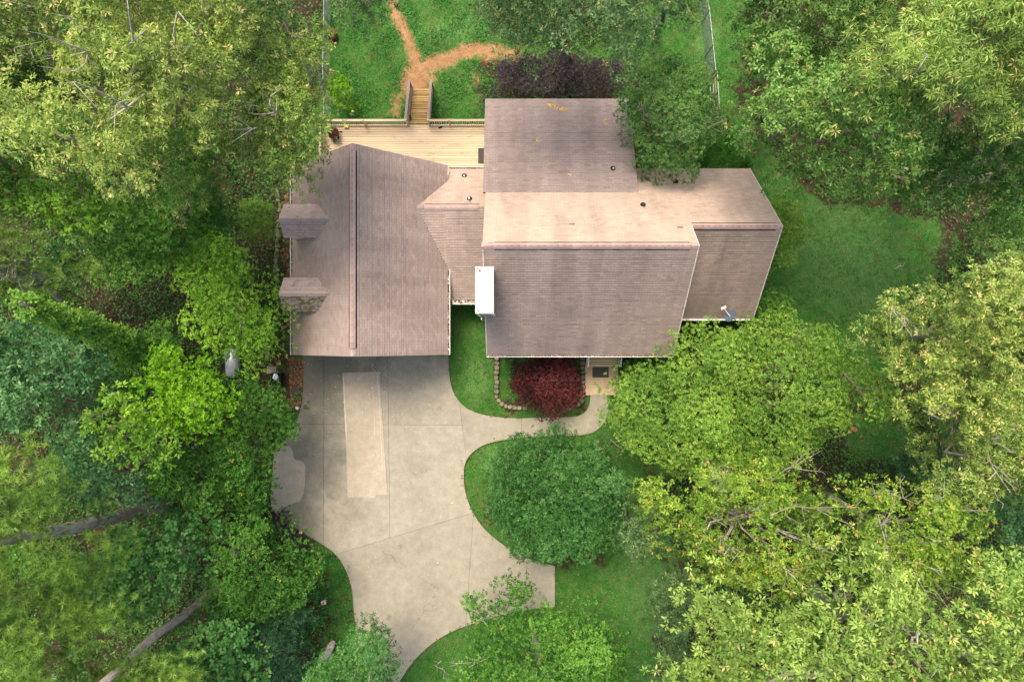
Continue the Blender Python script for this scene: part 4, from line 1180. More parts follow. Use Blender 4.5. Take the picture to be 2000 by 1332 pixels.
species('gloss', lm('glossy_small_leaves', (.014, .050, .012), (.045, .120, .028), (.14, .25, .075), (.36, .40, .08)), .10, .05, 6, 3.6, .7, 65, .05, gap=.05, tiprate=.03)
species('pine', lm('pine_needles', (.040, .080, .014), (.128, .215, .038), (.28, .39, .090)), .24, .022, 26, 4.6, .75, 60, .1, needle=True, gap=.04)
species('pinedull', lm('dull_pine_needles', (.030, .060, .014), (.095, .155, .030), (.20, .27, .060)), .22, .020, 24, 2.4, .75, 60, .1, needle=True, gap=.22)
species('cedar', lm('cedar_sprays', (.010, .045, .022), (.030, .090, .045), (.065, .14, .075)), .20, .028, 9, 2.6, .65, 45, .05, gap=.12)
species('red', lm('red_maple_leaves', (.026, .009, .010), (.080, .022, .024), (.20, .045, .048), gain=(1, 1, 1)), .09, .045, 7, 4.2, .5, 65, .05, gap=.02)
species('purple', lm('purple_leaves', (.026, .020, .026), (.090, .068, .080), (.19, .15, .165), (.26, .07, .10), gain=(1, 1, 1)), .085, .032, 7, 4.0, .55, 55, .05, gap=.04, tiprate=.015)
species('hedge', lm('hedge_leaves', (.010, .055, .006), (.030, .120, .012), (.070, .19, .025), (.25, .06, .02)), .06, .035, 6, 3.2, .5, 60, .05, gap=.01, tiprate=.008)
species('yelloak', lm('autumn_tinted_leaves', (.050, .095, .012), (.150, .245, .034), (.30, .39, .070), (.50, .42, .09)), .15, .07, 6, 2.2, .95, 66, .1, gap=.24, tiprate=.06)
species('ivy', lm('ivy_leaves', (.030, .095, .012), (.090, .200, .030), (.17, .29, .050)), .13, .10, 4, 3.2, .45, 75, .05, gap=.0)

def unit(a): return a / (np.linalg.norm(a, axis=-1, keepdims=True) + 1e-9)
NLEAF = [0]
def leaf_quads(P, D, L, Wd, rg, droop, needle=False, nrm_up=1.0):
    n = len(P)
    N = unit(rg.normal(0, .55, (n, 3)) + np.array([0, 0, nrm_up]))
    S = unit(np.cross(D, N)); N = unit(np.cross(S, D))
    L = L * rg.uniform(.7, 1.2, n)[:, None]; Wd = Wd * rg.uniform(.75, 1.2, n)[:, None]
    if needle:
        V = np.stack([P - S * Wd / 2, P + S * Wd / 2, P + D * L], 1)
    else:
        V = np.stack([P, P + D * L * .5 + S * Wd / 2 + N * L * .04, P + D * L - N * L * droop, P + D * L * .5 - S * Wd / 2 + N * L * .04], 1)
    NLEAF[0] += n * (1 if needle else 2)
    return V

def clump_leaves(C, Rr, out_dir, sp, nleaf, rg, ctone):
    """leaves in whorls over the upper shells of the clumps"""
    k = sp['k']; ns = max(1, int(nleaf / k)); w_ = Rr ** 2; w_ = w_ / w_.sum()
    ci = rg.choice(len(C), ns, p=w_)
    d = rg.normal(0, 1, (ns, 3)); d = unit(d); d[:, 2] = np.abs(d[:, 2]) * 1.0 - .22; d = unit(d + out_dir[ci] * .35)
    rad = Rr[ci][:, None] * (rg.random((ns, 1)) ** .35)
    pos = C[ci] + d * rad * np.array([1, 1, sp['flat']])
    ax = unit(d * .7 + np.array([0, 0, sp['up']]) + rg.normal(0, .25, (ns, 3)))
    t1 = unit(np.cross(ax, rg.normal(0, 1, (ns, 3)))); t2 = np.cross(ax, t1)
    ph = rg.uniform(0, 6.283, ns)
    st = np.clip(rg.normal(.42, .17, ns) + ctone[ci], 0, .84)
    tipw = rg.random(ns) < sp['tip'] * 1.6
    PP, DD, TT = [], [], []
    for j in range(k):
        a = ph + 6.283 * j / k + rg.uniform(-.3, .3, ns); th = sp['theta'] + rg.uniform(-.35, .3, ns)
        D = (t1 * np.cos(a)[:, None] + t2 * np.sin(a)[:, None]) * np.sin(th)[:, None] + ax * np.cos(th)[:, None]
        PP.append(pos + D * sp['L'] * .12 - ax * .03 * rg.random((ns, 1))); DD.append(unit(D)); tt = np.clip(st + rg.normal(0, .07, ns), 0, .88)
        if sp['tip']: tt = np.where(tipw & (rg.random(ns) < .6), rg.uniform(.93, 1, ns), tt)
        TT.append(tt)
    P = np.concatenate(PP); D = np.concatenate(DD); T = np.concatenate(TT)
    return leaf_quads(P, D, sp['L'], sp['W'], rg, sp['droop'], sp['needle']), T

def crown_points(poly_w, ze, zt, cl, rg, gap, lobes=True, rim=.75):
    poly_w = np.array(poly_w); lo, hi = poly_w.min(0), poly_w.max(0)
    st = cl * .72
    xs = np.arange(lo[0], hi[0] + st, st); ys = np.arange(lo[1], hi[1] + st, st * .87)
    g = np.array([(x + (st / 2 if j % 2 else 0), y) for j, y in enumerate(ys) for x in xs]) + rg.uniform(-.35, .35, (len(xs) * len(ys), 2)) * st
    sd_ = poly_sd(g, poly_w)
    so_ = rg.uniform(0, 50, 3)
    def nz_(a, o1, o2, o3): return np.array([mnoise.noise(Vector((x * a + o1, y * a + o2, o3))) for x, y in g])
    n2 = nz_(.95, so_[1], so_[2], so_[0])
    m = sd_ + n2 * cl * .8 > cl * .22
    if m.sum() < 3: m = sd_ > min(cl * .2, np.sort(sd_)[-3] - 1e-6)
    g, sd_, n2 = g[m], sd_[m], n2[m]
    dm_ = max(sd_.max(), .01)
    f = np.clip(sd_ / dm_, 0, 1)
    nz = nz_(.38, so_[0], so_[1], so_[2])
    # boughs: rounded masses a few clumps wide with hollows between them
    Ls = max(cl * 2.3, 1.0); bx_ = np.arange(lo[0] - Ls, hi[0] + Ls, Ls); by_ = np.arange(lo[1] - Ls, hi[1] + Ls, Ls * .87)
    lc = np.array([(x + (Ls / 2 if j % 2 else 0), y) for j, y in enumerate(by_) for x in bx_]); lc = lc + rg.uniform(-.38, .38, lc.shape) * Ls
    lh = rg.normal(0, .32, len(lc)); lt = rg.normal(0, .09, len(lc))
    dd = np.linalg.norm(g[:, None] - lc[None], axis=2); li = dd.argmin(1); dl = np.clip(dd[np.arange(len(g)), li] / (Ls * .62), 0, 1)
    dome = np.sqrt(1 - dl ** 2 * .98)
    hh_ = zt - ze
    z = ze + hh_ * np.sqrt(1 - (1 - f) ** 2) * .75 + hh_ * .42 * (dome - .6) + lh[li] * hh_ * .55 + nz * hh_ * .35 + n2 * cl * .35
    keep = (n2 + nz * .6 + rg.uniform(-.15, .15, len(g)) + .35 * (dome - .5)) > (-.75 + gap * 3.6)
    if keep.sum() < 3: keep[:] = True
    return g[keep], z[keep], f[keep], (nz + lt[li] / .22)[keep]

def limb_curve(a, b, rg, sag=.12):
    a, b = np.array(a), np.array(b); L = np.linalg.norm(b - a)
    m = [a]
    for t_ in (.3, .6, .82):
        p_ = a + (b - a) * t_; p_ = p_ + rg.normal(0, L * .065, 3); p_[2] += -L * sag * math.sin(math.pi * t_) * .6
        m.append(p_)
    m.append(b); return m

def tree(name, label, poly, ze, zt, spk, cat='tree', group=None, bark='bark_grey', tr=.2, limbs=5, twigs=0, base=None, seed=None, lai=1.0, under=.35, expose=0, bare_over=0, tone=0.0, trunk=True, clump=None):
    rg = np.random.default_rng(seed if seed is not None else (sum(ord(c) for c in label) * 7 + 3))
    sp = SP[spk]; cl = clump or sp['clump']
    pw = np.array([tuple(W(x, y, ze).xy) for x, y in poly])
    g, z, f, nz = crown_points(pw, ze, zt, cl, rg, sp['gap'])
    cx, cy = g.mean(0)
    if base is not None: bx, by = G(*base).xy
    else:
        pc = G(*np.array(poly, float).mean(0)); bx, by = (cx + pc.x) / 2, (cy + pc.y) / 2
    zb0 = float(gz(bx, by)) - .1
    root = empty(name, (bx, by, zb0 + .1), label, cat, group)
    o3 = np.array([bx, by, zb0 + .1])
    C = np.column_stack([g, z]); Rr = cl * rg.uniform(.55, .95, len(g))
    od = unit(np.column_stack([g - np.array([cx, cy]), np.zeros(len(g))])) * (1 - f)[:, None]
    area = abs(np.sum(pw[:, 0] * np.roll(pw[:, 1], -1) - np.roll(pw[:, 0], -1) * pw[:, 1])) / 2
    nl = area * sp['lai'] * lai / (sp['L'] * sp['W'] * .5)
    ct = nz * .22 + rg.normal(0, .06, len(g)) + tone
    V, T = clump_leaves(C, Rr, od, sp, nl * (1 - under), rg, ct)
    # inner, lower foliage that fills the crown's depth
    gl, zl, fl, nl2 = crown_points(pw, ze, zt, cl * 1.25, rg, 0)
    depth = max(.6, (zt - ze) * .55)
    C2 = np.column_stack([gl, np.minimum(zl, zt) - depth - rg.uniform(0, depth, len(gl))])
    sp2 = dict(sp)
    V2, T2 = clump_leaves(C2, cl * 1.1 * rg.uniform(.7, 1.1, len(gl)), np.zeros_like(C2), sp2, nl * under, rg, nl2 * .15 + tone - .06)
    V = np.concatenate([V, V2]) - o3; T = np.concatenate([T, T2])
    me_ = quads_mesh('crown', V, sp['mat'], T, 3 if sp['needle'] else 4)
    cr = link('crown', me_, root)
    # trunk and limbs
    if trunk:
        ztop = ze - (ze - zb0) * .12
        jit_ = rg.normal(0, .12, (4, 2)) * min(1, tr * 4)
        cxy = np.array([cx, cy]); bxy = np.array([bx, by])
        tp = [(*(bxy), zb0)]
        for i, t_ in enumerate((.35, .7, 1.0)):
            q_ = bxy + (cxy - bxy) * t_ + jit_[i]; tp.append((*q_, zb0 + (ztop - zb0) * t_))
        MB().tube(tp, [tr, tr * .82, tr * .65, tr * .5], 10).build('trunk', M[bark], root, smooth=True)
        sel = rg.choice(len(C), min(limbs, len(C)), replace=False)
        far = np.argsort(-((C[:, :2] - cxy) ** 2).sum(1))
        for i_, s_ in enumerate(sel):
            tgt = C[s_] + np.array([0, 0, -cl * .1])
            if i_ < expose: tgt = C[s_] + np.array([0, 0, cl * (.55 + .3 * rg.random())])
            t0 = rg.uniform(.62, 1.0); q_ = np.array(tp[2]) * (1 - (t0 - .62) / .38) + np.array(tp[3]) * ((t0 - .62) / .38)
            pts = limb_curve(q_, tgt, rg, -.05 if i_ < expose else .1)
            r0_ = tr * .42
            mb = MB(); mb.tube(pts, [r0_, r0_ * .75, r0_ * .5, r0_ * .34, r0_ * .15], 6)
            for _ in range(4 + twigs):
                k_ = rg.integers(1, 4); st_ = np.array(pts[k_]) * .5 + np.array(pts[k_ + 1]) * .5
                e_ = st_ + (tgt - q_) * rg.uniform(.15, .3) + rg.normal(0, .38, 3) * cl + np.array([0, 0, .15 + (.4 if i_ < expose else 0)])
                bw = rg.normal(0, .16, 3) * np.linalg.norm(e_ - st_)
                mb.tube([st_, st_ + (e_ - st_) * .33 + bw * .7, st_ + (e_ - st_) * .68 + bw, e_], [r0_ * .26, r0_ * .19, r0_ * .12, r0_ * .05], 4, cap=False)
                mid_ = st_ + (e_ - st_) * .6 + bw; e2 = mid_ + np.cross(e_ - st_, [0, 0, 1]) * rg.uniform(-.5, .5) + (e_ - st_) * .25
                mb.tube([mid_, (mid_ + e2) / 2 + rg.normal(0, .05, 3), e2], [r0_ * .12, r0_ * .09, r0_ * .04], 4, cap=False)
            mb.build('branch', M[bark], root, smooth=True)
    return root

def blob(cx, cy, rx, ry, n=14, seed=0, j=.12, rot=0):
    rr = random.Random(seed * 13 + int(cx)); out = []
    for i in range(n):
        a = 6.283 * i / n; k = 1 + rr.uniform(-j, j)
        x, y = math.cos(a) * rx * k, math.sin(a) * ry * k
        out.append((cx + x * math.cos(rot) - y * math.sin(rot), cy + x * math.sin(rot) + y * math.cos(rot)))
    return out

OAKB = dict(bark='bark_pale', tr=.30, limbs=9, expose=4, twigs=1)
# --- north-west woods
tree('oak_tree', 'big golden-tipped oak filling the upper left corner woods', [(100, -120), (480, -120), (530, 20), (520, 90), (505, 160), (490, 215), (455, 255), (410, 285), (365, 320), (335, 385), (270, 392), (215, 380), (190, 340), (130, 330), (85, 290), (62, 235), (110, 190), (185, 200), (170, 150), (120, 120), (85, 70), (75, 0)], 14.5, 17.5, 'oakwarm', base=(350, 300), **OAKB)
tree('oak_tree', 'light green oak overhanging the garage roof and deck corner', [(520, 120), (545, 70), (575, 95), (610, 85), (640, 110), (662, 135), (655, 175), (640, 205), (634, 245), (650, 270), (652, 306), (612, 325), (598, 360), (570, 372), (540, 355), (505, 345), (475, 300), (430, 265), (470, 215), (495, 170)], 11.5, 14.0, 'oak', base=(560, 290), **OAKB)
tree('oak_tree', 'oak at the far left top edge with a forked white limb', [(-150, -120), (70, -120), (85, 30), (95, 90), (100, 150), (70, 200), (30, 190), (-150, 220)], 15.0, 17.0, 'oak', base=(200, 150), **OAKB)
tree('oak_tree', 'shaded oak below the forked white limb at the left edge', [(-150, 160), (90, 110), (180, 140), (200, 190), (100, 200), (70, 240), (85, 300), (60, 330), (-150, 330)], 11.5, 13.0, 'oakdark', base=(230, 300), **OAKB)
tree('oak_tree', 'small olive oak between the two big oaks and the leaf litter', blob(545, 55, 36, 45, seed=3), 9, 10.5, 'oakdark', tr=.15, limbs=3, base=(556, 80))
tree('magnolia_tree', 'bright green magnolia with leaf rosettes at the left edge', [(-120, 310), (60, 305), (130, 330), (170, 350), (220, 390), (262, 420), (250, 455), (180, 445), (100, 450), (40, 420), (-120, 430)], 9.5, 11, 'broadlime', tr=.2, limbs=5, expose=2)
tree('maple_tree', 'mid green tree just south of the golden oak', [(260, 395), (330, 380), (360, 330), (420, 290), (420, 340), (400, 370), (392, 430), (370, 480), (300, 500), (230, 480), (205, 430), (230, 400)], 8.0, 10, 'mid', tr=.2, tone=.12)
tree('maple_tree', 'bright small-leaved tree filling the gap under the golden oak', blob(378, 285, 52, 52, seed=5), 7.5, 9, 'mid', tr=.15, tone=.15)
tree('maple_tree', 'blue green tree near the gap in the litter west of the garage', [(385, 350), (425, 345), (430, 375), (465, 395), (480, 420), (460, 450), (420, 460), (380, 440)], 5.5, 7, 'mid', tr=.13, tone=.02)
tree('shrub', 'yellow green round shrub beside the path stones', blob(504, 428, 32, 33, seed=8), 2.2, 3.3, 'limefine', cat='shrub', tr=.05, limbs=3, clump=.5, lai=1.4, tone=.2)
tree('lime_leaved_tree', 'lime green two-lobed tree above the silver tank', [(330, 520), (355, 485), (400, 470), (440, 458), (478, 470), (490, 500), (508, 545), (512, 565), (545, 600), (545, 650), (520, 665), (518, 705), (492, 715), (466, 708), (425, 665), (395, 645), (372, 625), (378, 590), (355, 560)], 6.0, 8.0, 'lime', tr=.18, limbs=6, expose=1)
tree('maple_tree', 'leafy green tree left of the lime green two-lobed tree', [(230, 450), (300, 470), (370, 470), (350, 510), (310, 540), (260, 560), (225, 555), (190, 500)], 6.5, 8.0, 'mid', tr=.16, tone=.16)
tree('pine_tree', 'pine with bare grey branches at the left edge', [(-120, 430), (60, 440), (150, 470), (170, 500), (230, 545), (205, 565), (160, 552), (110, 545), (60, 550), (20, 560), (-120, 580)], 11, 12.5, 'pinedull', bark='bark_pale', tr=.2, limbs=14, expose=11, twigs=5, base=(180, 640), under=.2)
# ivy-covered leaning trunk
def ivy_trunk():
    a, b = W(325, 692, 4.4), W(40, 592, 14.0)
    root = empty('ivy_clad_tree', G(338, 704), 'leaning trunk wrapped in green ivy in the left woods', 'tree')
    pts = [a.lerp(b, t_) + Vector((0, 0, .4 * math.sin(3 * t_))) for t_ in np.linspace(0, 1, 9)]
    pts = [G(338, 704) - Vector((0, 0, .1))] + pts
    MB().tube(pts, list(np.linspace(.26, .12, 10)), 8).build('trunk', M['bark_grey'], root, smooth=True)
    rg = np.random.default_rng(5); C = []; Rr = []
    for t_ in np.linspace(0.0, 1, 76):
        p_ = a.lerp(b, t_) + Vector((0, 0, .4 * math.sin(3 * t_)))
        C.append(np.array(p_) + rg.normal(0, .1, 3)); Rr.append(.72 - .26 * t_ + rg.uniform(-.06, .06))
    C = np.array(C); V, T = clump_leaves(C, np.array(Rr), np.zeros_like(C), SP['ivy'], 14000, rg, rg.normal(0, .06, len(C)) + .26)
    link('crown', quads_mesh('crown', V - np.array(root.location), SP['ivy']['mat'], T), root)
ivy_trunk()
tree('maple_tree', 'small-leaved green tree at the foot of the ivy-clad trunk', [(245, 655), (300, 645), (345, 660), (350, 690), (320, 710), (295, 735), (260, 735), (240, 700)], 6.5, 7.6, 'mid', tr=.14, tone=.1)
tree('bright_tree', 'bright yellow green tree in the left woods, brightest of all', [(268, 745), (290, 715), (310, 680), (335, 672), (350, 690), (375, 685), (410, 695), (420, 725), (445, 750), (475, 785), (470, 805), (440, 830), (410, 830), (415, 860), (400, 875), (350, 860), (320, 830), (285, 800)], 8.0, 10, 'bright', tr=.18)
tree('maple_tree', 'pale green broad-leaved tree overlapping the bright yellow one', [(205, 800), (260, 770), (290, 800), (330, 830), (350, 850), (345, 880), (310, 920), (275, 915), (240, 880), (215, 850)], 9.0, 10.2, 'broadlime', tr=.16, tone=-.03, expose=2)
tree('hickory_tree', 'blue green broad-leaved tree at the left edge below the pine', [(-120, 650), (20, 640), (100, 660), (150, 660), (200, 665), (238, 690), (230, 740), (175, 770), (150, 790), (205, 830), (190, 860), (110, 860), (50, 840), (-120, 860)], 8.5, 10.5, 'broad', tr=.2, expose=2, base=(240, 760))
tree('maple_tree', 'deep green tree in the shadow of the ivy-clad trunk', [(60, 620), (180, 650), (250, 685), (230, 710), (120, 700), (50, 670)], 3.6, 4.4, 'poplar', tr=.14, tone=-.12)
tree('maple_tree', 'dark understory tree right of the blue green hickory', [(190, 770), (250, 740), (270, 780), (240, 810), (215, 870), (170, 880), (150, 820)], 5, 6.2, 'dark', tr=.12, tone=.05)
tree('holly_tree', 'dark green tree reaching over the left edge of the drive', [(440, 745), (480, 735), (520, 755), (560, 760), (575, 790), (600, 815), (590, 835), (560, 850), (545, 880), (535, 890), (532, 960), (515, 985), (470, 990), (420, 980), (400, 930), (380, 880), (430, 840), (470, 810)], 4.5, 6.3, 'dark', tr=.15, limbs=7, expose=2)
tree('holly_tree', 'dark leafy tree with yellow specks left of the drive', [(440, 985), (510, 1000), (540, 1030), (600, 1060), (625, 1100), (615, 1140), (590, 1170), (560, 1200), (520, 1210), (470, 1190), (430, 1160), (425, 1120), (440, 1080), (410, 1040)], 4.5, 6.5, 'dark', tr=.15, limbs=7, expose=2, tone=.03)
tree('maple_tree', 'green understory tree between hickory and the drive-side holly', [(320, 880), (400, 870), (430, 930), (440, 990), (400, 1000), (350, 980), (310, 960), (290, 920)], 5.5, 7, 'dark', tr=.14, tone=.08)
tree('magnolia_tree', 'broad-leaved dark tree above the thicker pine trunk', [(130, 880), (200, 870), (260, 895), (300, 925), (302, 955), (250, 968), (200, 985), (165, 960), (130, 920)], 6.8, 8.2, 'broad', tr=.16, tone=-.04)
tree('tulip_poplar', 'dark green tulip poplar between the two pine trunks', [(190, 1058), (250, 1040), (300, 1025), (345, 1010), (395, 1030), (408, 1080), (405, 1130), (380, 1150), (340, 1165), (295, 1190), (250, 1205), (190, 1190), (150, 1150), (180, 1080)], 6.5, 8.3, 'poplar', tr=.2, base=(400, 1020), lai=1.3, tone=.05)
tree('tulip_poplar', 'dark green tulip poplar at the bottom beside the thin pine trunk', [(300, 1305), (335, 1258), (380, 1215), (430, 1190), (480, 1210), (510, 1260), (510, 1330), (480, 1450), (300, 1450)], 5.5, 7.3, 'poplar', tr=.2, lai=1.2, tone=.05)
tree('cedar_tree', 'feathery blue green cedar at the bottom left of the drive', [(470, 1190), (540, 1170), (590, 1150), (622, 1170), (618, 1210), (590, 1240), (605, 1290), (590, 1330), (560, 1440), (500, 1440), (520, 1330), (515, 1260)], 3.5, 5.5, 'cedar', tr=.12, base=(565, 1240))
# pines of the lower left, with their leaning trunks
PN = dict(bark='bark_pine', limbs=10, expose=4, twigs=3, under=.3)
def pine_trunk(root, pts, rad):
    MB().tube(pts, rad, 12).build('trunk', M['bark_pine'], root, smooth=True)
t1 = tree('pine_tree', 'yellow green pine with thick bare trunk in the lower left woods', [(-140, 870), (60, 890), (120, 900), (172, 950), (166, 1000), (125, 1012), (70, 1024), (10, 1030), (-140, 1045)], 12.5, 14.5, 'pine', tr=.24, base=(318, 985), trunk=False, **{k: v for k, v in PN.items() if k not in ('tr',)})
pine_trunk(t1, [G(322, 983) - Vector((0, 0, .2)), W(270, 998, 3.2), W(200, 1015, 6.2), W(120, 1035, 9.0), W(20, 1052, 11.8), W(-40, 1050, 13.5)], [.36, .34, .31, .29, .25, .18])
t2 = tree('pine_tree', 'yellow green pine with slender curving trunk at the bottom left', [(-140, 1080), (60, 1080), (150, 1062), (235, 1072), (225, 1115), (170, 1165), (240, 1185), (270, 1200), (235, 1235), (160, 1260), (130, 1330), (110, 1460), (-140, 1460)], 13.0, 15.5, 'pine', base=(440, 1135), trunk=False, lai=1.3, tr=.2, **PN)
pine_trunk(t2, [G(446, 1132) - Vector((0, 0, .2)), W(425, 1145, 1.5), W(395, 1172, 3.4), W(355, 1205, 5.4), W(310, 1235, 7.6), W(270, 1270, 9.6), W(232, 1308, 11.2), W(180, 1350, 12.8)], [.24, .23, .22, .21, .20, .18, .17, .14])
tree('pine_tree', 'small bright pine top at the bottom edge by the slender trunk', [(180, 1350), (240, 1290), (300, 1275), (360, 1265), (390, 1290), (395, 1360), (330, 1460), (160, 1460)], 10.5, 12, 'pine', tr=.15, base=(420, 1300), tone=.1)
tree('oak_tree', 'young blue green oak over the bottom of the drive', [(590, 1310), (640, 1290), (665, 1265), (690, 1250), (705, 1225), (735, 1210), (760, 1215), (778, 1240), (770, 1270), (765, 1310), (770, 1350), (740, 1440), (600, 1440)], 5.5, 7.2, 'whorl', tr=.14, limbs=7, expose=3, tone=.16, bark='bark_pale', base=(690, 1300))
tree('maple_tree', 'loose green tree at the bottom centre over the drive end', [(905, 1190), (920, 1160), (955, 1165), (975, 1155), (1010, 1160), (1040, 1190), (1075, 1170), (1110, 1160), (1150, 1170), (1190, 1200), (1205, 1230), (1220, 1260), (1225, 1300), (1210, 1450), (920, 1450), (890, 1330), (900, 1280), (935, 1250), (905, 1215)], 5.5, 8, 'mid', tr=.2, limbs=9, expose=4, bark='bark_pale', tone=.02)
tree('laurel_tree', 'round dark green laurel-like tree beside the drive curve', [(958, 905), (985, 865), (1010, 855), (1055, 860), (1060, 838), (1085, 838), (1095, 850), (1140, 850), (1180, 870), (1205, 910), (1212, 950), (1205, 1010), (1200, 1060), (1160, 1080), (1130, 1095), (1095, 1085), (1050, 1085), (1005, 1070), (990, 1035), (960, 1010), (945, 960), (962, 930)], 2.8, 5.0, 'whorl', tr=.18, limbs=6)
tree('hawthorn_tree', 'big lime green tree in front of the right wing', [(1190, 755), (1215, 740), (1250, 725), (1305, 690), (1300, 660), (1330, 640), (1370, 632), (1395, 640), (1430, 650), (1470, 636), (1500, 600), (1545, 610), (1570, 640), (1620, 640), (1650, 670), (1655, 700), (1690, 730), (1690, 765), (1660, 800), (1625, 830), (1600, 870), (1560, 900), (1500, 905), (1440, 925), (1380, 930), (1330, 925), (1285, 905), (1245, 895), (1225, 870), (1200, 840), (1185, 800)], 5.6, 9.0, 'limefine', tr=.28, limbs=10, expose=3)
tree('willow_oak', 'yellow green small-leaved tree at the centre right below the lime tree', [(1240, 960), (1290, 935), (1330, 930), (1370, 900), (1430, 890), (1480, 905), (1520, 890), (1575, 900), (1620, 890), (1635, 930), (1640, 980), (1610, 1010), (1600, 1060), (1560, 1100), (1500, 1130), (1440, 1110), (1370, 1110), (1320, 1100), (1290, 1075), (1260, 1040)], 9.5, 11.8, 'yelloak', tr=.22, limbs=12, expose=8, twigs=3, bark='bark_pale', base=(1400, 1000), lai=1.15)
tree('small_tree', 'small olive green tree left of the yellow green tree on the lawn', [(1210, 1000), (1240, 975), (1270, 990), (1290, 1040), (1280, 1080), (1240, 1085), (1215, 1050)], 6.5, 7.6, 'oakteal', tr=.1, limbs=3)
tree('oak_tree', 'golden green oak right of the dark gap at lower right', [(1650, 960), (1690, 935), (1740, 920), (1790, 950), (1830, 940), (1870, 970), (1900, 1010), (1900, 1080), (1860, 1110), (1800, 1100), (1760, 1150), (1700, 1130), (1650, 1060), (1640, 1010)], 11.5, 13.5, 'yelloak', tr=.22, limbs=12, expose=7, twigs=3, bark='bark_pale', base=(1600, 960), lai=1.3)
tree('oak_tree', 'broad bright oak filling the bottom right of the photo', [(1305, 1190), (1350, 1160), (1400, 1130), (1430, 1160), (1480, 1140), (1550, 1150), (1600, 1100), (1640, 1070), (1700, 1100), (1760, 1130), (1820, 1080), (1870, 1050), (1930, 1070), (1990, 1110), (2150, 1130), (2150, 1460), (1280, 1460), (1290, 1330), (1310, 1270)], 14, 17, 'oakbig', base=(1560, 1110), tone=.1, bark='bark_pale', tr=.34, limbs=14, expose=7, twigs=2)
tree('maple_tree', 'rusty tinted low branches at the lawn edge, bottom right', [(1290, 1130), (1340, 1110), (1400, 1120), (1420, 1160), (1340, 1200), (1320, 1290), (1290, 1330), (1260, 1330), (1280, 1240)], 6.5, 8, 'oakteal', tr=.12, tone=-.02)
tree('oak_tree', 'golden-tipped oak with white limbs on the right edge', [(1700, 640), (1730, 600), (1725, 580), (1760, 565), (1800, 570), (1830, 540), (1870, 520), (1920, 530), (2150, 500), (2150, 800), (2010, 790), (1990, 700), (1960, 720), (1900, 745), (1850, 720), (1820, 730), (1770, 740), (1740, 715), (1700, 700)], 13, 16, 'oakwarm', base=(1735, 655), tone=.02, bark='bark_pale', tr=.3, limbs=14, expose=9, twigs=2)
tree('oak_tree', 'lower golden oak on the right edge beneath the white-limbed one', [(1740, 720), (1800, 720), (1860, 720), (1920, 730), (2000, 690), (2150, 720), (2150, 990), (1990, 950), (1930, 945), (1870, 960), (1820, 920), (1805, 890), (1830, 860), (1790, 800), (1745, 770)], 12.5, 15, 'oakwarm', base=(1800, 790), tone=-.02, bark='bark_pale', tr=.3, limbs=12, expose=7, twigs=2)
tree('small_tree', 'loose young tree with pale stems above the right-hand golden oak', [(1870, 500), (1890, 465), (1930, 460), (1970, 480), (2120, 450), (2120, 560), (1980, 540), (1930, 525), (1890, 530)], 8, 9.5, 'oakgreen', tr=.13, limbs=7, expose=4, bark='bark_pale')
tree('dogwood_tree', 'blue green tree in shade at the right edge, lower', [(1890, 960), (1960, 950), (2120, 960), (2120, 1130), (2000, 1110), (1940, 1070), (1880, 1010)], 7, 8.5, 'broad', tr=.16, tone=-.08)
tree('dogwood_tree', 'dark blue green shrub in the dark gap at lower right', blob(1800, 900, 55, 45, seed=31), 3, 4.2, 'broad', tr=.1, tone=-.1)
tree('oak_tree', 'long-leaved bright oak in the top right corner', [(1720, -120), (2150, -120), (2150, 260), (2050, 250), (1960, 262), (1900, 250), (1850, 235), (1790, 240), (1760, 200), (1640, 210), (1590, 230), (1585, 170), (1640, 130), (1640, 60), (1700, 40)], 14.5, 17.0, 'oaklong', base=(1700, 170), tone=.0, bark='bark_pale', tr=.3, limbs=10, expose=5, twigs=2)
tree('oak_tree', 'grey green oak at the upper right, nearest the roof', [(1440, 110), (1470, 75), (1520, 60), (1580, 90), (1620, 150), (1600, 220), (1660, 215), (1740, 220), (1790, 250), (1800, 330), (1790, 380), (1760, 400), (1710, 380), (1680, 395), (1640, 360), (1600, 370), (1570, 340), (1530, 320), (1500, 290), (1475, 275), (1450, 240), (1430, 225), (1455, 190), (1430, 150)], 11, 14.0, 'oakgreen', tr=.3, limbs=8, expose=2, base=(1500, 220), bark='bark_grey')
tree('oak_tree', 'dark green oak behind the grey green one near the top edge', [(1420, -120), (1730, -120), (1700, 40), (1640, 110), (1580, 110), (1530, 80), (1480, 90), (1450, 50), (1430, 0)], 12, 14, 'oakdark', tr=.28, limbs=7, expose=2, base=(1480, 40), tone=.12)
tree('oak_tree', 'shaded green oak at the right edge above the lawn', [(1780, 270), (1850, 250), (1950, 270), (2150, 250), (2150, 440), (2000, 425), (1950, 400), (1880, 410), (1840, 430), (1790, 420), (1770, 380)], 10, 12, 'oakgreen', tr=.25, limbs=8, expose=3, tone=-.07, base=(1750, 330), bark='bark_pale')
tree('oak_tree', 'grey green oak behind the purple shrub at the top', [(945, -120), (1310, -120), (1300, 20), (1290, 60), (1270, 90), (1235, 110), (1215, 138), (1180, 130), (1160, 100), (1150, 60), (1130, 60), (1125, 100), (1090, 118), (1050, 120), (1020, 100), (1000, 65), (960, 50), (935, 10)], 10.5, 13, 'oakteal', tr=.28, limbs=6, expose=1, base=(1090, 70))
tree('oak_tree', 'narrow-leaved tree touching the right fence at the top', [(1290, -120), (1370, -120), (1368, 30), (1340, 55), (1310, 50), (1290, 20)], 8, 9.5, 'oakteal', tr=.16, limbs=3, tone=-.04)
tree('oak_tree', 'green tree tip at the top edge beside the left fence', [(650, -100), (780, -100), (770, 10), (745, 20), (720, 38), (690, 32), (665, 20)], 7.5, 9, 'oakteal', tr=.15, limbs=3, tone=-.02, base=(705, 0))
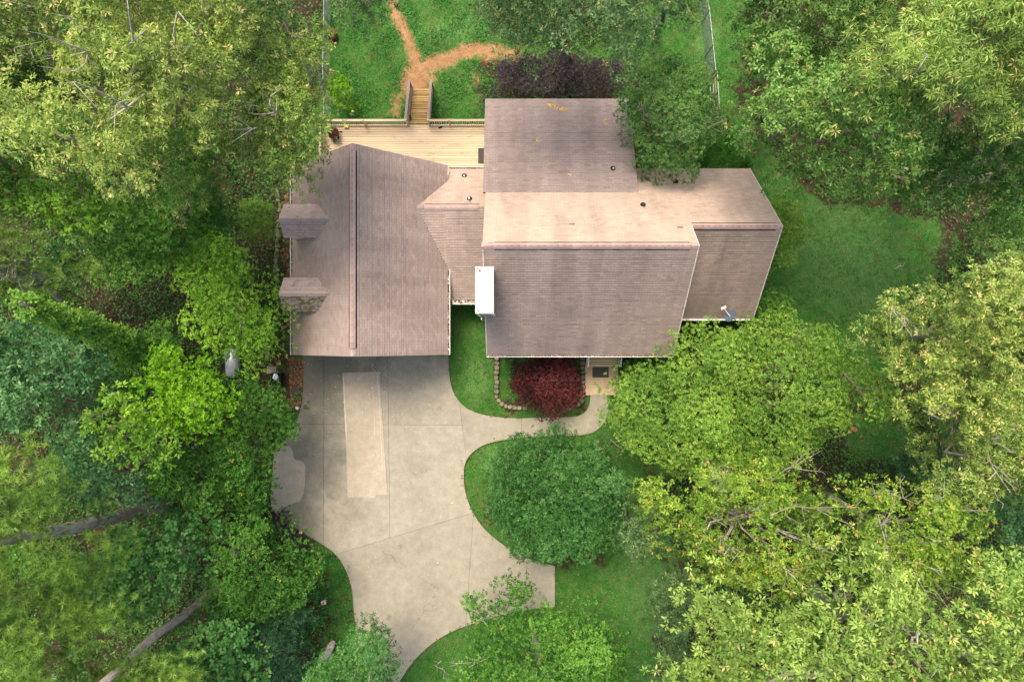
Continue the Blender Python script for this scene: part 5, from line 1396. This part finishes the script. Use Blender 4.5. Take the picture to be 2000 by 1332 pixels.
tree('holly_tree', 'glossy green tree leaning over the rear roof corner', [(1214, 190), (1235, 155), (1275, 138), (1320, 138), (1352, 155), (1380, 185), (1400, 215), (1405, 245), (1385, 280), (1362, 305), (1355, 345), (1315, 362), (1285, 352), (1252, 325), (1246, 285), (1222, 275), (1216, 240), (1205, 215)], 4.6, 7.4, 'gloss', tr=.2, limbs=8, expose=4, bark='bark_pale', tone=.16)
tree('shrub', 'dense bright green shrub at the back corner of the right wing', [(1340, 330), (1360, 280), (1390, 250), (1415, 250), (1440, 275), (1462, 315), (1462, 345), (1340, 345)], 1.5, 2.6, 'hedge', cat='shrub', tr=.05, limbs=3, lai=1.5, clump=.42, tone=.15)
tree('shrub', 'yellow green shrub showing past the east gable', [(1440, 420), (1505, 392), (1545, 398), (1568, 440), (1556, 480), (1530, 515), (1480, 540), (1450, 480)], 2.4, 3.8, 'limefine', cat='shrub', tr=.06, limbs=3, clump=.5, lai=1.3, tone=.15)
tree('shrub', 'green shrub between east gable and the big lime tree', [(1440, 590), (1490, 568), (1530, 585), (1545, 615), (1500, 640), (1440, 630)], 2.0, 3.2, 'mid', cat='shrub', tr=.06, limbs=3)
tree('shrub', 'wide purple-leaved shrub behind the rear roof', [(945, 200), (955, 165), (985, 130), (1020, 118), (1060, 112), (1100, 110), (1150, 125), (1190, 130), (1215, 160), (1228, 186), (1150, 190), (950, 190)], .5, 1.9, 'purple', cat='shrub', tr=.06, limbs=6)
tree('shrub', 'light green round bush near the deck and left fence', blob(664, 180, 27, 30, seed=12), -.3, .9, 'bright', cat='shrub', tr=.04, limbs=3, tone=-.12, clump=.38)
tree('maple_tree', 'crimson Japanese-style maple in the stone-edged bed', [(1003, 745), (1010, 720), (1030, 705), (1060, 700), (1100, 700), (1120, 712), (1130, 740), (1130, 775), (1115, 795), (1085, 812), (1055, 808), (1030, 790), (1008, 765)], 1.1, 2.3, 'red', tr=.08, limbs=6, expose=1)
tree('shrub', 'low dark green shrubs tucked right of the front steps', [(1225, 745), (1240, 700), (1280, 680), (1320, 690), (1320, 730), (1270, 745)], 1.2, 2.2, 'dark', cat='shrub', tr=.05, limbs=3, tone=.1)
tree('shrub', 'dark shrub in the gap below the right wing eave', [(1330, 650), (1350, 620), (1480, 610), (1500, 650), (1400, 680)], 1.0, 1.9, 'dark', cat='shrub', tr=.05, limbs=3)
tree('shrub', 'purplish shrub at the drive edge left of the diagonal joint', [(535, 1005), (560, 1000), (590, 1040), (600, 1065), (570, 1065), (545, 1040)], .5, 1.2, 'purple', cat='shrub', tr=.03, limbs=2, tone=.1)

for k, (x, y, r_) in enumerate(((90, 560, 55), (150, 510, 45), (30, 745, 60), (215, 720, 35), (175, 900, 40), (400, 770, 40), (60, 1090, 50), (370, 1010, 40), (250, 300, 50), (120, 260, 50), (420, 420, 35), (300, 470, 45), (470, 1170, 45), (300, 760, 30))):
    tree('sapling', 'dark green sapling half hidden under the taller crowns of the left woods', blob(x, y, r_, r_ * .85, seed=60 + k), 3.6, 5.0, ('mid', 'poplar', 'dark')[k % 3], group='saplings under the left woods', tr=.07, limbs=2, tone=.0)
for k, (x, y, r_) in enumerate(((1950, 900, 45), (1860, 830, 40), (1640, 1080, 50), (1560, 1010, 45), (1500, 120, 45), (1830, 330, 40), (1960, 420, 40), (1740, 1120, 45), (1890, 600, 45))):
    tree('sapling', 'dark green sapling half hidden under the taller crowns of the right woods', blob(x, y, r_, r_ * .85, seed=90 + k), 3.6, 5.0, ('mid', 'poplar', 'dark')[k % 3], group='saplings under the right woods', tr=.07, limbs=2, tone=-.03)

# ------------------------------------------------------------------ ground cover (stuff)
def scatter(n, box, fn, seed):
    rg = np.random.default_rng(seed)
    P = np.column_stack([rg.uniform(box[0], box[2], n), rg.uniform(box[1], box[3], n)])
    keep = fn(P, rg); return P[keep]
def to_world(P, dz):
    z = np.full(len(P), -.5)
    for _ in range(4):
        x = (P[:, 0] - 1000) * (H - z) / F; y = (666 - P[:, 1]) * (H - z) / F; z = gz(x, y)
    return np.column_stack([x, y, z - .07 + dz])
drive_poly = np.array(OUT)
def houses(P):
    m = np.ones(len(P), bool)
    for (a, b, c_, d) in ((600, 345, 860, 690), (960, 330, 1290, 680), (1290, 370, 1400, 610), (860, 370, 960, 560), (640, 262, 945, 345)):
        m &= ~((P[:, 0] > a) & (P[:, 0] < c_) & (P[:, 1] > b) & (P[:, 1] < d))
    return m
def nz2(P, s_, off=0):
    x, y = P[:, 0] * s_ + off, P[:, 1] * s_ - off
    return .5 + .25 * (np.sin(x * 1.7 + 2 * np.sin(y * .9)) + np.cos(y * 1.3 + 1.5 * np.sin(x * 1.1 + off)))
def lawn_fn(P, rg):
    return (poly_sd(P, OUT) < -.4) & ((woods_mask(P) < rg.uniform(-30, 10, len(P))) | (lawn_hole(P) > 0)) & (dirt_mask(P) < rg.uniform(-14, 3, len(P))) & houses(P) & ~((P[:, 0] > 1140) & (P[:, 0] < 1210) & (P[:, 1] > 695) & (P[:, 1] < 775)) 
M['blade'] = leaf_mat('grass_blades', (.014, .050, .007), (.036, .125, .016), (.11, .23, .055), (.30, .32, .17), trans=.25, gain=(1.3, 1.42, 1.0))
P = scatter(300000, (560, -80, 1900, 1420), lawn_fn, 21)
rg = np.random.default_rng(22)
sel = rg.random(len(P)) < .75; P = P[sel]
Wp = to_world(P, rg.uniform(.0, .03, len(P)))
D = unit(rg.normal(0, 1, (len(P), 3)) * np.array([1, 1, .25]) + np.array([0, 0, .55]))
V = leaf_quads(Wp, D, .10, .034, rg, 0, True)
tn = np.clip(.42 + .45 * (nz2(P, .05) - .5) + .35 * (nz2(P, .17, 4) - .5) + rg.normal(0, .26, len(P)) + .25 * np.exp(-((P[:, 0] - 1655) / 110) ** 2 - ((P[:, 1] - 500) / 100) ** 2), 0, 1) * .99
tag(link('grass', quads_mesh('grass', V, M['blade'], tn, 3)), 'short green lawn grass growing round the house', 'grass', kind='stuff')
# broad-leaved weeds in the back yard
M['weed'] = leaf_mat('weeds', (.008, .055, .010), (.024, .125, .022), (.070, .21, .050), trans=.25, gain=(1.3, 1.4, 1.0))
def weed_fn(P, rg):
    return (nz2(P, .045, 3) > rg.uniform(.35, .75, len(P))) & (dirt_mask(P) < rg.uniform(-8, 6, len(P))) & (P[:, 1] < 236)
P = scatter(40000, (640, -60, 1300, 240), weed_fn, 31)
P = np.concatenate([P, scatter(30000, (1180, 60, 1850, 1330), lambda P, rg: lawn_fn(P, rg) & (nz2(P, .06, 8) > rg.uniform(.45, .95, len(P))), 36), scatter(5000, (585, 1080, 690, 1300), lambda P, rg: (poly_sd(P, OUT) < -3) & (nz2(P, .08) > .4), 32)])
rg = np.random.default_rng(33)
hgt = .03 + .13 * np.clip(nz2(P, .1, 1), 0, 1)
Wp = to_world(P, hgt * rg.uniform(.4, 1.1, len(P))); D = unit(rg.normal(0, 1, (len(P), 3)) * np.array([1, 1, .3]))
V = leaf_quads(Wp, D, .10, .06, rg, .1)
tag(link('weeds', quads_mesh('weeds', V, M['weed'], np.clip(rg.normal(.45, .2, len(P)), 0, .85))), 'leafy green weeds over the back yard bank', 'weeds', kind='stuff')
# undergrowth in the woods
M['under'] = leaf_mat('undergrowth', (.016, .052, .010), (.044, .125, .022), (.09, .19, .042), trans=.2)
def und_fn(P, rg):
    return (woods_mask(P) > 6) & (lawn_hole(P) < 4) & (nz2(P, .022, 2) > rg.uniform(.0, .55, len(P))) & houses(P) & (poly_sd(P, OUT) < -8) & ~((P[:, 0] > 550) & (P[:, 0] < 600) & (P[:, 1] > 350) & (P[:, 1] < 800)) & ~((P[:, 0] > 960) & (P[:, 0] < 1215) & (P[:, 1] > 690) & (P[:, 1] < 810))
P = scatter(330000, (-120, -120, 2120, 1450), und_fn, 41)
rg = np.random.default_rng(42)
hgt = .1 + 1.0 * np.clip(nz2(P, .06, 5) - .25, 0, 1)
Wp = to_world(P, hgt * rg.uniform(.2, 1.0, len(P))); D = unit(rg.normal(0, 1, (len(P), 3)) * np.array([1, 1, .4]) + np.array([0, 0, .15]))
V = leaf_quads(Wp, D, .17, .095, rg, .1)
tag(link('undergrowth', quads_mesh('undergrowth', V, M['under'], np.clip(.4 + .4 * (nz2(P, .06, 5) - .5) + rg.normal(0, .15, len(P)), 0, .85))), 'dark leafy undergrowth between the trees', 'undergrowth', kind='stuff')
# fallen leaves: woods floor, the mulch strip by the drive, the roofs
def lf_fn(P, rg):
    return (woods_mask(P) > rg.uniform(-25, 10, len(P))) & houses(P) & (poly_sd(P, OUT) < -2)
P = scatter(20000, (-60, -60, 2060, 1400), lf_fn, 51)
P = np.concatenate([P, scatter(2600, (566, 700, 592, 800), lambda P, rg: poly_sd(P, OUT) < -1, 52), scatter(1800, (548, 380, 572, 640), lambda P, rg: nz2(P, .1) > .45, 53), scatter(9000, (520, 700, 1100, 1340), lambda P, rg: (poly_sd(P, OUT) > -1) & (poly_sd(P, OUT) < rg.exponential(2.2, len(P))), 56), scatter(2500, (560, 690, 1690, 1330), lambda P, rg: (poly_sd(P, OUT) < -1) & houses(P) & (rg.random(len(P)) < .5), 57), scatter(700, (536, 640, 578, 712), lambda P, rg: (P[:, 1] % 14 < 5), 54)])
rg = np.random.default_rng(55)
Wp = to_world(P, .02 + rg.uniform(0, .03, len(P)))
ond = poly_sd(P, OUT) > -1; Wp[ond, 2] = .07
stm = (P[:, 0] > 536) & (P[:, 0] < 578) & (P[:, 1] > 640) & (P[:, 1] < 712); Wp[stm, 2] = -.5 + (P[stm, 1] - 645) / 60 * .5 + .02
tag(link('fallen_leaves', quads_mesh('fallen_leaves', tri_scatter(Wp, .10, .5), M['litter'], rg.random(len(P)), 3)), 'brown fallen leaves on the ground under the trees', 'leaves', kind='stuff')
# pale petals and chips on the drive
P = scatter(1500, (560, 690, 900, 1240), lambda P, rg: (poly_sd(P, OUT) > 3) & (rg.random(len(P)) < .05 + .55 * np.exp(-((P[:, 0] - 730) / 130) ** 2 - ((P[:, 1] - 745) / 60) ** 2)), 61)
Wp = to_world(P, 0); Wp[:, 2] = .10
M['chips'] = leaf_mat('pale_petals', (.45, .40, .30), (.62, .58, .48), (.80, .76, .68), trans=.05, gain=(1, 1, 1))
tag(link('petals', quads_mesh('petals', tri_scatter(Wp, .055, .3), M['chips'], np.random.default_rng(3).random(len(P)), 3)), 'pale petals and bark chips scattered over the drive', 'petals', kind='stuff')
# leaf drifts on the roofs
def roof_drift(pts, pl, label, n, spread, mat='goldleaf'):
    rg = np.random.default_rng(n + len(label)); base = []
    for i in range(n):
        px, py = pts[i % len(pts)]; p_ = on_plane(px + rg.normal(0, spread), py + rg.normal(0, spread * .5), pl); base.append((p_.x, p_.y, p_.z + .03 + rg.random() * .03))
    base = np.array(base); c = base.mean(0); c[2] = base[:, 2].min()
    o = link('leaf_drift', quads_mesh('leaf_drift', tri_scatter(base - c, .085, .6), M[mat], rg.random(n), 3), None, Vector(c))
    tag(o, label, 'leaves', kind='stuff')
roof_drift([(1072, 206), (1080, 209), (1088, 212), (1098, 214), (1102, 216)], 'rear', 'orange leaf drift near the back edge of the rear roof', 90, 2.6)
roof_drift([(1050, 272), (1054, 277), (1049, 276)], 'rear', 'small orange leaf clump in the middle of the rear roof', 26, 2.0)
roof_drift([(1182, 236), (1185, 243), (1184, 240)], 'rear', 'dull leaf clump toward the right of the rear roof', 26, 2.0)
roof_drift([(1110, 341), (1114, 342)], 'rear', 'tiny golden leaf clump low on the rear roof', 10, 1.2)

# bare twigs lying on the lawn
def twig(pts, label, seed):
    rr = random.Random(seed); P = [G(x, y, .12) for x, y in pts]; mb = MB()
    mb.tube(P, [.025 - .017 * i / len(P) for i in range(len(P))], 5)
    for p_, q_ in zip(P[:-1], P[1:]):
        for _ in range(2):
            e_ = p_.lerp(q_, rr.random()); d = (q_ - p_).normalized(); s_ = Vector((-d.y, d.x, 0)) * rr.choice((-1, 1))
            mb.tube([e_, e_ + (d * .5 + s_) * rr.uniform(.15, .4) + Vector((0, 0, .05))], [.012, .004], 4, cap=False)
    rootmesh(mb, 'fallen_branch', M['bark_pale'], label, 'branch')
twig([(1192, 858), (1205, 870), (1216, 876), (1214, 890)], 'pale bare branch on the lawn right of the round laurel', 1)
twig([(862, 1290), (850, 1300), (868, 1308), (866, 1325)], 'bare twig on the grass at the bottom by the drive', 2)
twig([(1748, 525), (1755, 520), (1765, 519)], 'bare twig on the right lawn under the woods edge', 3)
for k, (x, y) in enumerate(((1666, 838), (540, 12))):
    w_ = G(x, y); rootmesh(stone_mb(w_.x, w_.y, w_.z, .22, .18, .2, 9 + k), 'rock', M['plank'] if k else M['clay'], ('tan rock at the edge of the dark gap, lower right', 'tan rock among the red leaf litter at the top left')[k], 'rock')
print('LEAF TRIS', NLEAF[0], 'objects', len(bpy.data.objects))
for o in bpy.data.objects:
    if '_w' in o: del o['_w']
